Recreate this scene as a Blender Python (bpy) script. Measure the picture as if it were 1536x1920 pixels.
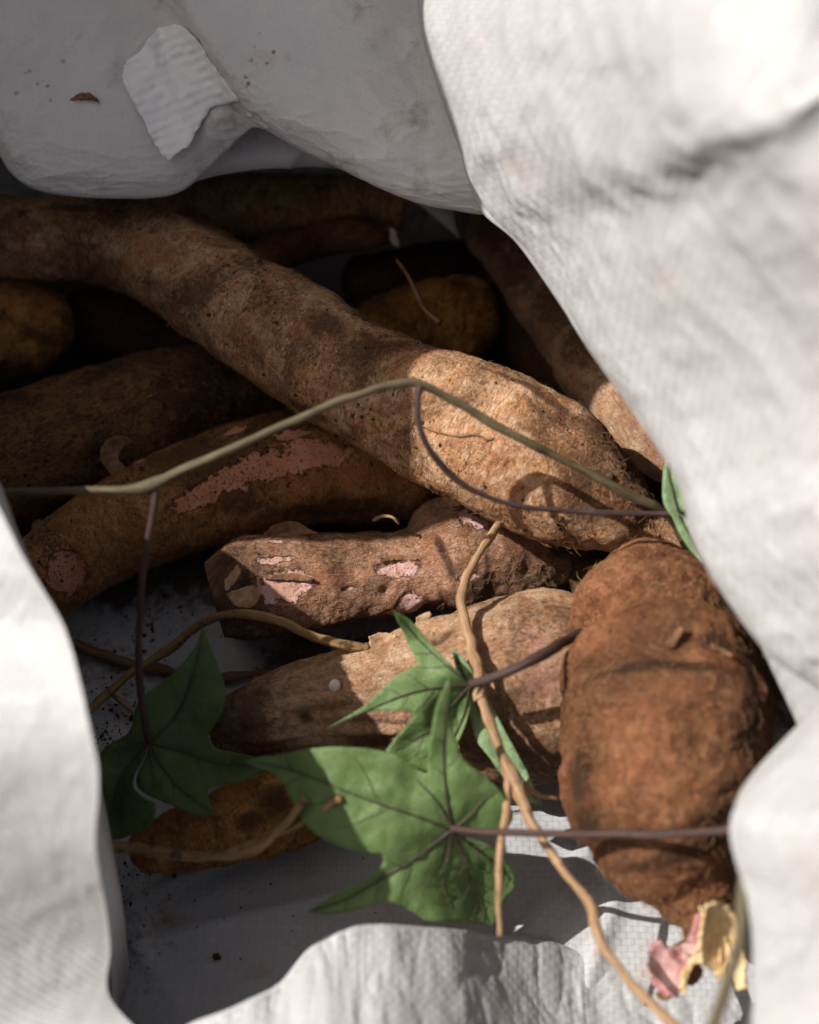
import bpy, math, random
import numpy as np
from mathutils import Vector, Matrix
from mathutils.geometry import delaunay_2d_cdt

for o in list(bpy.data.objects):
    bpy.data.objects.remove(o)
SC = bpy.context.scene
COL = SC.collection
random.seed(7)
RNG = np.random.default_rng(11)

# ------------------------------------------------------------------ camera
PITCH = math.radians(55.0)
FWD = np.array([0.0, math.cos(PITCH), -math.sin(PITCH)])
UP = np.array([0.0, math.sin(PITCH), math.cos(PITCH)])
RIGHT = np.array([1.0, 0.0, 0.0])
DIST = 0.833
CAM = np.array([0.0, 0.0, 0.05]) - DIST * FWD
cam_d = bpy.data.cameras.new('camera')
cam_d.sensor_fit = 'VERTICAL'
cam_d.sensor_height = 36.0
cam_d.lens = 60.0
cam_d.clip_start = 0.01
cam_d.clip_end = 200.0
cam_d.dof.use_dof = True
cam_d.dof.focus_distance = 0.80
cam_d.dof.aperture_fstop = 3.8
cam_d.dof.aperture_blades = 9
cam = bpy.data.objects.new('camera', cam_d)
cam.location = CAM
cam.rotation_euler = (math.pi / 2 - PITCH, 0, 0)
COL.objects.link(cam)
SC.camera = cam

# ------------------------------------------------------------------ light
SUN_EL = math.radians(49.0)
SUN_DIR = np.array([-math.cos(SUN_EL), 0.02, math.sin(SUN_EL)])   # towards the sun
world = bpy.data.worlds.new('World')
SC.world = world
world.use_nodes = True
wn = world.node_tree.nodes
wl = world.node_tree.links
bg = wn.get('Background') or wn.new('ShaderNodeBackground')
sky = wn.new('ShaderNodeTexSky')
sky.sky_type = 'NISHITA'
sky.sun_disc = False
sky.sun_elevation = SUN_EL
sky.sun_rotation = math.radians(-90)
sky.air_density = 0.6
sky.dust_density = 7.0
sky.ozone_density = 0.6
wl.new(sky.outputs[0], bg.inputs[0])
bg.inputs[1].default_value = 0.050
sun_d = bpy.data.lights.new('sun', 'SUN')
sun_d.energy = 4.6
sun_d.angle = math.radians(0.5)
sun_d.color = (1.0, 0.965, 0.92)
sun = bpy.data.objects.new('sun', sun_d)
sun.rotation_euler = Vector(SUN_DIR).to_track_quat('Z', 'Y').to_euler()
sun.location = (-2, 0, 2.5)
COL.objects.link(sun)
SC.view_settings.view_transform = 'Standard'
SC.view_settings.look = 'None'
SC.view_settings.gamma = 1.0
SC.view_settings.use_curve_mapping = False
SC.view_settings.exposure = 0.45
SC.cycles.max_bounces = 8
SC.cycles.diffuse_bounces = 4

# ------------------------------------------------------------------ helpers
K = 0.6 / 1920.0            # width of one photograph pixel at one metre


def ray(px, py):
    return FWD + (px - 768.0) * K * RIGHT + (960.0 - py) * K * UP


def at(px, py, d):          # point at a depth in front of the viewpoint
    return CAM + d * ray(px, py)


def depth_z(px, py, z):     # depth at which that line reaches a height
    return (z - CAM[2]) / ray(px, py)[2]


def atz(px, py, z):
    return at(px, py, depth_z(px, py, z))


def hash3(i, j, k, seed):
    n = (i * 374761393 + j * 668265263 + k * 2147483647 + seed * 974634777).astype(np.int64) & 0xffffffff
    n = ((n ^ (n >> 13)) * 1274126177) & 0xffffffff
    n = ((n ^ (n >> 16)) * 2246822519) & 0xffffffff
    n = n ^ (n >> 15)
    return (n & 0xffffff) / float(0xffffff)


def vnoise(p, seed=0):
    p = np.asarray(p, float)
    f = np.floor(p)
    i = f.astype(np.int64)
    t = p - f
    t = t * t * t * (t * (t * 6 - 15) + 10)
    r = 0
    for a in (0, 1):
        wx = t[..., 0] if a else 1 - t[..., 0]
        for b in (0, 1):
            wy = t[..., 1] if b else 1 - t[..., 1]
            for c in (0, 1):
                wz = t[..., 2] if c else 1 - t[..., 2]
                r = r + wx * wy * wz * hash3(i[..., 0] + a, i[..., 1] + b, i[..., 2] + c, seed)
    return r * 2 - 1


def fbm(p, octv=4, seed=0, gain=0.5, lac=2.03):
    p = np.asarray(p, float)
    s, a, r = 0.0, 1.0, 0.0
    for o in range(octv):
        r = r + a * vnoise(p * lac ** o + 17.3 * o, seed + o)
        s += a
        a *= gain
    return r / s


def smooth(x, a, b):
    t = np.clip((x - a) / (b - a), 0, 1)
    return t * t * (3 - 2 * t)


def cr(P, t):
    """Catmull-Rom through P (n, k) at parameters t in 0..n-1"""
    P = np.asarray(P, float)
    n = len(P)
    E = np.vstack([2 * P[0] - P[1], P, 2 * P[-1] - P[-2]])
    i = np.clip(np.floor(t).astype(int), 0, n - 2)
    u = (t - i)[:, None]
    p0, p1, p2, p3 = E[i], E[i + 1], E[i + 2], E[i + 3]
    return 0.5 * (2 * p1 + (p2 - p0) * u + (2 * p0 - 5 * p1 + 4 * p2 - p3) * u ** 2 + (3 * p1 - p0 - 3 * p2 + p3) * u ** 3)


def cr_net(G, nu, nv):
    G = np.asarray(G, float)
    U, V, k = G.shape
    A = cr(G.reshape(U, V * k), np.linspace(0, U - 1, nu)).reshape(nu, V, k)
    A = A.transpose(1, 0, 2).reshape(V, nu * k)
    A = cr(A, np.linspace(0, V - 1, nv)).reshape(nv, nu, k).transpose(1, 0, 2)
    return A


def resample(P, step):
    """curve points at an even step along a Catmull-Rom curve; extra columns ride along"""
    P = np.asarray(P, float)
    Q = cr(P, np.linspace(0, len(P) - 1, 40 * len(P)))
    L = np.concatenate([[0], np.cumsum(np.linalg.norm(np.diff(Q[:, :3], axis=0), axis=1))])
    n = max(4, int(L[-1] / step))
    s = np.linspace(0, L[-1], n)
    return np.stack([np.interp(s, L, Q[:, c]) for c in range(Q.shape[1])], 1), s


ROOTS = {}


def thing(name, label, cat, loc, group=None, kind=None):
    o = bpy.data.objects.new(name, None)
    o.empty_display_size = 0.02
    o.location = [float(v) for v in loc]
    COL.objects.link(o)
    o['label'] = label
    if cat:
        o['category'] = cat
    if group:
        o['group'] = group
    if kind:
        o['kind'] = kind
    return o


def root_loc(o):
    v = np.zeros(3)
    while o is not None:
        v = v + np.array(o.location)
        o = o.parent
    return v


def mk(name, verts, faces, mat, parent=None, uv=None, attrs=None, smooth_sh=True, solid=None, kind=None, label=None):
    verts = np.asarray(verts, float)
    if parent is not None:
        verts = verts - root_loc(parent)
    me = bpy.data.meshes.new(name)
    faces = np.asarray(faces) if not isinstance(faces, list) else faces
    if isinstance(faces, np.ndarray):
        nf, w = faces.shape
        me.vertices.add(len(verts))
        me.vertices.foreach_set('co', verts.ravel())
        me.loops.add(nf * w)
        me.loops.foreach_set('vertex_index', faces.ravel().astype(np.int32))
        me.polygons.add(nf)
        me.polygons.foreach_set('loop_start', np.arange(0, nf * w, w, dtype=np.int32))
        me.update(calc_edges=True)
    else:
        me.from_pydata(verts.tolist(), [], faces)
    if uv is not None:
        uv = np.asarray(uv, float)
        l = me.uv_layers.new(name='skin')
        li = np.zeros(len(me.loops), dtype=np.int32)
        me.loops.foreach_get('vertex_index', li)
        l.data.foreach_set('uv', uv[li].ravel())
    for k, a in (attrs or {}).items():
        at_ = me.attributes.new(k, 'FLOAT', 'POINT')
        at_.data.foreach_set('value', np.asarray(a, np.float32))
    if smooth_sh:
        me.polygons.foreach_set('use_smooth', [True] * len(me.polygons))
    me.materials.append(mat)
    me.validate()
    o = bpy.data.objects.new(name, me)
    COL.objects.link(o)
    if parent is not None:
        o.parent = parent
    if solid:
        m = o.modifiers.new('thickness', 'SOLIDIFY')
        m.thickness = solid
        m.offset = -1
    if kind:
        o['kind'] = kind
    if label:
        o['label'] = label
    return o


def grid_faces(nu, nv, wrap=False):
    i = np.arange(nu - 1)
    j = np.arange(nv if wrap else nv - 1)
    I, J = np.meshgrid(i, j, indexing='ij')
    J2 = (J + 1) % nv
    return np.stack([I * nv + J, (I + 1) * nv + J, (I + 1) * nv + J2, I * nv + J2], -1).reshape(-1, 4)


# ------------------------------------------------------------------ materials
class NT:
    def __init__(self, name):
        self.m = bpy.data.materials.new(name)
        self.m.use_nodes = True
        self.t = self.m.node_tree
        self.t.nodes.clear()
        self.out = self.n('ShaderNodeOutputMaterial')

    def n(self, typ, ins=None, **kw):
        nd = self.t.nodes.new(typ)
        for k, v in kw.items():
            setattr(nd, k, v)
        for k, v in (ins or {}).items():
            self.set(nd.inputs[k], v)
        return nd

    def set(self, sock, v):
        if hasattr(v, 'is_output'):
            self.t.links.new(v, sock)
        else:
            if isinstance(v, tuple) and len(v) == 3 and sock.type == 'RGBA':
                v = v + (1.0,)
            sock.default_value = v

    def math(self, op, a, b=0.0, clamp=False):
        nd = self.n('ShaderNodeMath', operation=op, use_clamp=clamp)
        self.set(nd.inputs[0], a)
        self.set(nd.inputs[1], b)
        return nd.outputs[0]

    def mix(self, f, a, b, blend='MIX'):
        nd = self.n('ShaderNodeMix', data_type='RGBA', blend_type=blend)
        self.set(nd.inputs[0], f)
        self.set(nd.inputs[6], a)
        self.set(nd.inputs[7], b)
        return nd.outputs[2]

    def ramp(self, v, lo, hi, a=0.0, b=1.0):
        nd = self.n('ShaderNodeMapRange', {0: v, 1: lo, 2: hi, 3: a, 4: b}, interpolation_type='SMOOTHSTEP')
        return nd.outputs[0]

    def noise(self, vec, scale, detail=4.0, rough=0.55, dist=0.0):
        nd = self.n('ShaderNodeTexNoise', {'Vector': vec, 'Scale': scale, 'Detail': detail, 'Roughness': rough, 'Distortion': dist})
        return nd.outputs[0]

    def scaled(self, vec, s):
        nd = self.n('ShaderNodeMapping', {0: vec, 3: s})
        return nd.outputs[0]

    def voro(self, vec, scale, feature='F1'):
        nd = self.n('ShaderNodeTexVoronoi', {'Vector': vec, 'Scale': scale}, feature=feature)
        return nd

    def bump(self, h, dist, strength=1.0, prev=None):
        nd = self.n('ShaderNodeBump', {'Height': h, 'Distance': dist, 'Strength': strength})
        if prev is not None:
            self.set(nd.inputs['Normal'], prev)
        return nd.outputs[0]

    def bsdf(self, col, rough=0.7, normal=None, spec=0.3, **kw):
        nd = self.n('ShaderNodeBsdfPrincipled', {'Base Color': col, 'Roughness': rough, 'Specular IOR Level': spec})
        if normal is not None:
            self.set(nd.inputs['Normal'], normal)
        for k, v in kw.items():
            self.set(nd.inputs[k], v)
        return nd.outputs[0]

    def done(self, sh):
        self.t.links.new(sh, self.out.inputs[0])
        return self.m


def cloth_mat(name, weave=0.5, pitch=0.0028, dirt=0.3, base=(0.375, 0.373, 0.37), transl=0.0, rough=0.5, fibre=0.35, gap=0.3):
    g = NT(name)
    co = g.n('ShaderNodeTexCoord')
    uv = co.outputs['UV']
    ob = co.outputs['Object']
    warp = g.noise(ob, 45.0, 3.0)
    wv = g.n('ShaderNodeVectorMath', {0: uv, 1: g.n('ShaderNodeVectorMath', {0: g.n('ShaderNodeTexNoise', {'Vector': ob, 'Scale': 60.0, 'Detail': 3.0}).outputs[1], 1: (0.0022, 0.0022, 0.0)}, operation='MULTIPLY').outputs[0]}, operation='ADD').outputs[0]
    sep = g.n('ShaderNodeSeparateXYZ', {0: wv})
    u = g.math('DIVIDE', sep.outputs[0], pitch)
    v = g.math('DIVIDE', sep.outputs[1], pitch)
    su = g.math('ABSOLUTE', g.math('SINE', g.math('MULTIPLY', u, math.pi)))
    sv = g.math('ABSOLUTE', g.math('SINE', g.math('MULTIPLY', v, math.pi)))
    fu = g.math('FLOOR', u)
    fv = g.math('FLOOR', v)
    chk = g.math('FLOORED_MODULO', g.math('ADD', fu, fv), 2.0)
    su = g.math('POWER', su, 0.35)
    sv = g.math('POWER', sv, 0.35)
    hgt = g.n('ShaderNodeMix', {0: chk, 2: su, 3: sv}, data_type='FLOAT').outputs[0]
    # each tape a little different
    tape = g.n('ShaderNodeTexWhiteNoise', {0: g.n('ShaderNodeCombineXYZ', {0: g.math('MULTIPLY', fu, chk), 1: g.math('MULTIPLY', fv, g.math('SUBTRACT', 1.0, chk)), 2: chk}).outputs[0]}).outputs[0]
    fine = g.noise(g.scaled(uv, (900.0, 140.0, 1.0)), 1.0, 3.0)
    crease = g.noise(g.scaled(ob, (1.0, 1.0, 1.0)), 55.0, 6.0, 0.6, 1.2)
    cr2 = g.math('ABSOLUTE', g.math('SUBTRACT', crease, 0.5))
    n1 = g.bump(hgt, 0.00028, weave)
    n2 = g.bump(fine, 0.0002, fibre, n1)
    n3 = g.bump(cr2, 0.003, 0.16, n2)
    col = g.mix(g.ramp(g.noise(ob, 9.0, 4.0), 0.35, 0.7), base, tuple(c * 0.93 for c in base))
    col = g.mix(g.math('MULTIPLY', tape, 0.16), col, (0.55, 0.55, 0.56))
    col = g.mix(g.math('MULTIPLY', g.ramp(hgt, 0.62, 0.25), gap), col, (0.10, 0.095, 0.09))  # occlusion between the tapes painted into the colour
    sm = g.math('MULTIPLY', g.ramp(g.noise(ob, 30.0, 6.0, 0.65), 0.56, 0.74), dirt)
    col = g.mix(sm, col, (0.34, 0.235, 0.16))
    vo = g.voro(ob, 170.0).outputs[0]
    sp = g.math('MULTIPLY', g.ramp(vo, 0.26, 0.12), g.ramp(g.noise(ob, 19.0, 4.0), 0.57, 0.66))
    col = g.mix(g.math('MULTIPLY', g.math('MULTIPLY', sp, g.ramp(g.noise(ob, 240.0, 3.0, 0.6), 0.42, 0.6)), dirt * 0.9, True), col, (0.10, 0.055, 0.03))
    so = g.n('ShaderNodeAttribute', attribute_name='soil').outputs['Fac']  # floor mask: mostly painted shade between the roots, some brown dust
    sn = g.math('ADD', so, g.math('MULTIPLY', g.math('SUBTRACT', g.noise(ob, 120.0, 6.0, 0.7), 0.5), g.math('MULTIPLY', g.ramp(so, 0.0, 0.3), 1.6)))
    col = g.mix(g.math('MULTIPLY', g.ramp(sn, 0.3, 0.8), 0.93), col, (0.075, 0.042, 0.024))  # brown mask colour, mostly standing in for shade between the roots
    d = g.bsdf(col, rough, n3, 0.45)
    tr = g.n('ShaderNodeBsdfTranslucent', {0: col, 1: n3})
    mx = g.n('ShaderNodeMixShader', {0: transl, 1: d, 2: tr.outputs[0]})
    return g.done(mx.outputs[0])


def skin_mat(name, light, mid, dark, red=(0.42, 0.12, 0.05), red_amt=0.4, speck=0.6, streak=(380.0, 130.0), streak_amt=0.6,
             pink=(0.60, 0.30, 0.25), stain=0.5, bump=1.0, seed=0.0, soil=0.8):
    g = NT(name)
    co = g.n('ShaderNodeTexCoord')
    ob = g.n('ShaderNodeVectorMath', {0: co.outputs['Object'], 1: (seed, seed * 1.7, seed * 0.6)}, operation='ADD').outputs[0]
    uv = co.outputs['UV']
    peel = g.n('ShaderNodeAttribute', attribute_name='peel').outputs['Fac']
    n_lo = g.noise(ob, 30.0, 7.0, 0.65, 0.7)
    n_mid = g.noise(ob, 110.0, 6.0, 0.65, 0.8)
    n_hi = g.noise(ob, 900.0, 4.0, 0.7)
    strv = g.noise(g.scaled(uv, (streak[0], streak[1], 1.0)), 1.0, 5.0, 0.7, 1.6)
    strv2 = g.noise(g.scaled(uv, (streak[0] * 2.3, streak[1] * 1.7, 1.0)), 1.0, 4.0, 0.75, 1.8)
    n_gr = g.noise(ob, 330.0, 5.0, 0.7, 0.6)
    c = g.mix(g.ramp(n_mid, 0.38, 0.62), mid, light)
    c = g.mix(g.math('MULTIPLY', g.ramp(n_lo, 0.45, 0.62), stain), c, dark)
    n_red = g.noise(ob, 21.0, 4.0, 0.55, 0.6)
    c = g.mix(g.math('MULTIPLY', g.ramp(n_red, 0.53, 0.68), red_amt), c, red)
    c = g.mix(g.math('MULTIPLY', g.ramp(n_gr, 0.50, 0.36), 0.45), c, dark)
    c = g.mix(g.math('MULTIPLY', g.ramp(n_gr, 0.55, 0.70), 0.45), c, tuple(min(1, x * 1.35) for x in light))
    c = g.mix(g.math('MULTIPLY', g.ramp(strv, 0.49, 0.39), streak_amt), c, tuple(x * 0.8 for x in dark))
    c = g.mix(g.math('MULTIPLY', g.ramp(strv2, 0.54, 0.64), streak_amt), c, tuple(min(1, x * 1.6) for x in light))
    c = g.mix(g.math('MULTIPLY', g.ramp(n_hi, 0.52, 0.70), 0.35), c, tuple(x * 0.5 for x in dark))
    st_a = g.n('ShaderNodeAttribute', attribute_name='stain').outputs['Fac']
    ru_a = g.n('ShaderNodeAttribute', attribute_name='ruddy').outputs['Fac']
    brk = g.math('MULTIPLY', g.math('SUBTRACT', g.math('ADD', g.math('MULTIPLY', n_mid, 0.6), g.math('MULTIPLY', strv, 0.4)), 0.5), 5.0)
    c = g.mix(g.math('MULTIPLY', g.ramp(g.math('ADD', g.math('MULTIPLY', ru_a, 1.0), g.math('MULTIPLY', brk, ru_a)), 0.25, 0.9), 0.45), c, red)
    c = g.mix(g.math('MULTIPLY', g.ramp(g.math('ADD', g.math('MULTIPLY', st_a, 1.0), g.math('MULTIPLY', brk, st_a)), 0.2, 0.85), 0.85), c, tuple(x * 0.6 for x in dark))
    sf = g.math('ADD', g.math('MULTIPLY', g.noise(ob, 17.0, 3.0, 0.5, 0.4), 0.75), g.math('MULTIPLY', n_gr, 0.45))
    c = g.mix(g.math('MULTIPLY', g.ramp(sf, 0.60, 0.72), soil), c, tuple(x * 0.55 for x in dark))
    # peeled patches: sharp uneven edge
    edge = g.math('ADD', peel, g.math('MULTIPLY', g.math('SUBTRACT', g.noise(ob, 260.0, 5.0, 0.6), 0.5), 0.9))
    edge = g.math('ADD', edge, g.math('MULTIPLY', g.math('SUBTRACT', g.noise(ob, 90.0, 3.0, 0.6), 0.5), 0.7))
    pm = g.ramp(edge, 0.43, 0.55)
    rim = g.math('MULTIPLY', g.ramp(edge, 0.36, 0.46), g.ramp(edge, 0.54, 0.47))
    pcol = g.mix(g.ramp(g.noise(ob, 70.0, 4.0), 0.35, 0.65), pink, tuple(min(1, x * y) for x, y in zip(pink, (0.92, 0.78, 0.62))))
    pcol = g.mix(g.math('MULTIPLY', g.ramp(n_mid, 0.55, 0.75), 0.4), pcol, (0.42, 0.15, 0.09))
    c = g.mix(g.math('MULTIPLY', pm, g.ramp(peel, 0.0, 0.05)), c, pcol)
    c = g.mix(g.math('MULTIPLY', rim, g.math('MULTIPLY', g.ramp(peel, 0.0, 0.1), 0.6)), c, tuple(x * 0.6 for x in dark))  # dark rim shading painted round the peel edge
    # soil specks
    v1 = g.voro(ob, 520.0).outputs[0]
    v2 = g.voro(ob, 190.0).outputs[0]
    cl = g.math('ADD', g.ramp(g.noise(ob, 48.0, 4.0, 0.6), 0.45, 0.66), g.math('MULTIPLY', pm, 0.45), True)
    s1 = g.math('MULTIPLY', g.ramp(v1, 0.30, 0.16), cl)
    s2 = g.math('MULTIPLY', g.ramp(v2, 0.24, 0.15), g.ramp(g.noise(ob, 33.0, 3.0), 0.54, 0.64))
    sp = g.math('MULTIPLY', g.math('MAXIMUM', s1, s2), speck, True)
    c = g.mix(sp, c, (0.018, 0.010, 0.006))
    crack = g.voro(g.scaled(ob, (1.0, 1.0, 1.0)), 60.0, 'DISTANCE_TO_EDGE').outputs[0]
    h = g.math('ADD', g.math('MULTIPLY', strv, 1.0), g.math('MULTIPLY', n_mid, 0.8))
    h = g.math('ADD', g.math('ADD', h, g.math('MULTIPLY', strv2, 0.6)), g.math('MULTIPLY', n_gr, 0.7))
    h = g.math('MULTIPLY', h, g.math('SUBTRACT', 1.0, g.math('MULTIPLY', pm, 0.75)))
    h = g.math('SUBTRACT', h, g.math('MULTIPLY', pm, 0.5))
    nb = g.bump(h, 0.0030 * bump, 1.0)
    nb = g.bump(n_hi, 0.0010 * bump, 0.8, nb)
    ro = g.ramp(n_mid, 0.3, 0.7, 0.58, 0.85)
    return g.done(g.bsdf(c, ro, nb, 0.28))


def twig_mat(name, a, b, spots=0.3, rough=0.6):
    g = NT(name)
    co = g.n('ShaderNodeTexCoord')
    uv, ob = co.outputs['UV'], co.outputs['Object']
    s = g.noise(g.scaled(uv, (60.0, 900.0, 1.0)), 1.0, 5.0, 0.65, 0.6)
    c = g.mix(g.ramp(s, 0.35, 0.65), a, b)
    n = g.noise(ob, 160.0, 5.0, 0.6)
    c = g.mix(g.math('MULTIPLY', g.ramp(n, 0.56, 0.68), spots), c, tuple(x * 0.15 for x in b))
    nb = g.bump(g.math('ADD', s, g.math('MULTIPLY', n, 0.5)), 0.0009, 0.7)
    return g.done(g.bsdf(c, rough, nb, 0.35))


def leaf_mat(name, a, b, transl=0.22):
    g = NT(name)
    co = g.n('ShaderNodeTexCoord')
    ob = co.outputs['Object']
    vd = g.n('ShaderNodeAttribute', attribute_name='vein').outputs['Fac']
    n = g.noise(ob, 70.0, 5.0, 0.55)
    c = g.mix(g.ramp(n, 0.35, 0.65), a, b)
    cell = g.voro(ob, 700.0, 'DISTANCE_TO_EDGE').outputs[0]
    c = g.mix(g.math('MULTIPLY', g.ramp(cell, 0.12, 0.02), 0.35), c, tuple(x * 0.6 for x in a))
    sp = g.math('MULTIPLY', g.ramp(g.voro(ob, 230.0).outputs[0], 0.14, 0.08), g.ramp(g.noise(ob, 40.0, 3.0), 0.6, 0.68))
    c = g.mix(sp, c, (0.10, 0.045, 0.02))
    c = g.mix(g.math('MULTIPLY', g.ramp(g.noise(ob, 26.0, 5.0, 0.6), 0.52, 0.72), 0.45), c, tuple(x * k for x, k in zip(b, (1.5, 1.2, 0.9))))
    c = g.mix(g.math('MULTIPLY', g.ramp(vd, 0.5, 1.0), 0.35), c, (0.035, 0.022, 0.03))
    nb = g.bump(g.ramp(cell, 0.0, 0.3), 0.0003, 0.5)
    nb = g.bump(n, 0.002, 0.4, nb)
    d = g.bsdf(c, g.ramp(n, 0.3, 0.7, 0.42, 0.6), nb, 0.35)
    tr = g.n('ShaderNodeBsdfTranslucent', {0: tuple(min(1, x * k) for x, k in zip(b, (1.3, 1.5, 0.6))) + (1,)})
    return g.done(g.n('ShaderNodeMixShader', {0: transl, 1: d, 2: tr.outputs[0]}).outputs[0])


def plain_mat(name, a, b, scale=120.0, rough=0.8, bump=0.001):
    g = NT(name)
    ob = g.n('ShaderNodeTexCoord').outputs['Object']
    n = g.noise(ob, scale, 6.0, 0.65, 0.4)
    c = g.mix(g.ramp(n, 0.3, 0.7), a, b)
    return g.done(g.bsdf(c, rough, g.bump(n, bump, 0.8), 0.25))


M = {}
M['cloth'] = cloth_mat('woven_cloth', 0.55, 0.0028, 0.22, gap=0.15)
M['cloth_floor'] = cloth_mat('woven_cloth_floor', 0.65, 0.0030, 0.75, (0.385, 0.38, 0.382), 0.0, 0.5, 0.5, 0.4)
M['cloth_upper'] = cloth_mat('woven_cloth_upper', 0.3, 0.0016, 0.8, (0.80, 0.785, 0.77), 0.2, 0.55, 1.0, 0.06)  # same white cloth, base made paler to brighten the shaded flap
M['cloth_glow'] = cloth_mat('added_wall_cloth', 0.5, 0.0028, 0.1, (0.82, 0.81, 0.795), 0.62)  # translucent so the added wall passes sun on as fill glow
M['patch'] = cloth_mat('pale_weave', 1.0, 0.0026, 0.10, (0.93, 0.93, 0.925))
M['main'] = skin_mat('tan_skin', (0.80, 0.495, 0.30), (0.60, 0.28, 0.115), (0.15, 0.052, 0.016), red_amt=0.6, speck=1.0, streak=(420.0, 110.0), streak_amt=0.55, stain=0.8, seed=0.3, bump=0.75)
M['back'] = skin_mat('yellow_brown_skin', (0.7, 0.34, 0.1), (0.48, 0.2, 0.055), (0.11, 0.04, 0.012), red_amt=0.3, speck=0.6, seed=1.1)
M['far'] = skin_mat('amber_skin', (0.85, 0.50, 0.20), (0.70, 0.36, 0.13), (0.11, 0.045, 0.017), red_amt=0.3, speck=0.6, seed=1.1)
M['dark'] = skin_mat('dark_bark_skin', (0.36, 0.175, 0.062), (0.2, 0.088, 0.032), (0.05, 0.023, 0.01), red_amt=0.15, speck=0.9, streak=(160.0, 420.0), streak_amt=0.9, stain=0.6, bump=1.6, seed=2.2)
M['deep'] = skin_mat('shade_darkened_skin', (0.16, 0.075, 0.028), (0.085, 0.038, 0.015), (0.05, 0.023, 0.01), red_amt=0.15, speck=0.9, streak=(160.0, 420.0), streak_amt=0.9, stain=0.6, bump=1.6, seed=2.2)  # darker copy of the bark skin, shade of the gaps put into colour
M['pink'] = skin_mat('peeling_pink_skin', (0.72, 0.36, 0.135), (0.52, 0.22, 0.07), (0.15, 0.055, 0.018), red_amt=0.35, speck=0.9, pink=(0.60, 0.285, 0.18), seed=3.7)
M['cut'] = skin_mat('grey_brown_skin', (0.72, 0.41, 0.26), (0.52, 0.235, 0.12), (0.14, 0.06, 0.03), red_amt=0.45, speck=0.45, streak=(170.0, 450.0), streak_amt=0.6, pink=(0.66, 0.42, 0.39), seed=4.9)
M['straw'] = skin_mat('straw_skin', (0.86, 0.57, 0.36), (0.66, 0.34, 0.175), (0.22, 0.09, 0.035), red=(0.50, 0.21, 0.18), red_amt=0.5, speck=0.4, streak=(110.0, 420.0), streak_amt=0.38, stain=0.45, seed=6.1, bump=1.3)
M['rust'] = skin_mat('rust_brown_skin', (0.50, 0.225, 0.105), (0.28, 0.10, 0.038), (0.07, 0.028, 0.011), red=(0.36, 0.13, 0.055), red_amt=0.35, speck=0.4, streak=(300.0, 210.0), streak_amt=0.5, stain=0.5, seed=7.7, soil=0.45, bump=1.6)
M['bark_end'] = plain_mat('cut_bark', (0.03, 0.02, 0.014), (0.24, 0.17, 0.11), 420.0, 0.9, 0.002)
M['pale_end'] = plain_mat('pale_cut_flesh', (0.52, 0.42, 0.30), (0.62, 0.55, 0.44), 150.0, 0.7)
M['hair'] = plain_mat('root_hair', (0.42, 0.25, 0.11), (0.24, 0.13, 0.055), 200.0)
M['flake'] = plain_mat('dry_skin_flake', (0.50, 0.33, 0.20), (0.28, 0.16, 0.085), 260.0, 0.8)
M['flake_dark'] = plain_mat('brown_skin_flake', (0.26, 0.14, 0.07), (0.12, 0.06, 0.03), 260.0, 0.85)
M['flesh'] = plain_mat('pink_flesh', (0.30, 0.09, 0.10), (0.52, 0.35, 0.31), 110.0, 0.5)
M['fibre'] = plain_mat('straw_fibre', (0.72, 0.56, 0.33), (0.55, 0.36, 0.16), 190.0, 0.6)
M['vine'] = twig_mat('olive_vine', (0.125, 0.098, 0.052), (0.08, 0.06, 0.03), 0.4)
M['purple'] = twig_mat('purple_stalk', (0.065, 0.036, 0.028), (0.035, 0.018, 0.018), 0.2)
M['petiole'] = twig_mat('mauve_brown_stalk', (0.075, 0.04, 0.03), (0.04, 0.02, 0.018), 0.3)
M['tan_root'] = twig_mat('tan_rootlet', (0.40, 0.25, 0.135), (0.22, 0.12, 0.055), 0.45)
M['dry_twig'] = twig_mat('dry_twig', (0.34, 0.21, 0.09), (0.18, 0.10, 0.04), 0.8)
M['brown_twig'] = twig_mat('brown_twig', (0.24, 0.13, 0.055), (0.13, 0.065, 0.028), 0.6)
M['vein'] = plain_mat('leaf_vein', (0.055, 0.032, 0.035), (0.075, 0.06, 0.035), 300.0, 0.5, 0.0003)
M['leaf'] = leaf_mat('leaf_green', (0.12, 0.195, 0.06), (0.17, 0.255, 0.09))
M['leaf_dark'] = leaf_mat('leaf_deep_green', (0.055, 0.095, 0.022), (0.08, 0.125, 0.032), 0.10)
M['leaf_pale'] = leaf_mat('leaf_pale_green', (0.25, 0.36, 0.18), (0.32, 0.44, 0.23))
M['soil'] = plain_mat('dark_soil', (0.03, 0.017, 0.010), (0.11, 0.06, 0.032), 500.0, 0.95, 0.001)
M['bead'] = plain_mat('white_bead', (0.80, 0.78, 0.74), (0.66, 0.62, 0.56), 300.0, 0.4, 0.0003)
M['ground'] = plain_mat('dry_earth', (0.16, 0.11, 0.075), (0.26, 0.19, 0.13), 14.0, 0.95, 0.01)

# ------------------------------------------------------------------ ground
gx = np.array([[-6, -6, -0.03], [6, -6, -0.03], [6, 6, -0.03], [-6, 6, -0.03]], float)
g0 = mk('ground', gx, np.array([[0, 1, 2, 3]]), M['ground'], smooth_sh=False)
g0['kind'] = 'structure'
g0['label'] = 'bare dry earth under the sack'

# ------------------------------------------------------------------ sack
sack = thing('woven_sack', 'large open white woven plastic sack holding the roots and leaves', 'sack', (0, 0, 0))


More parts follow.
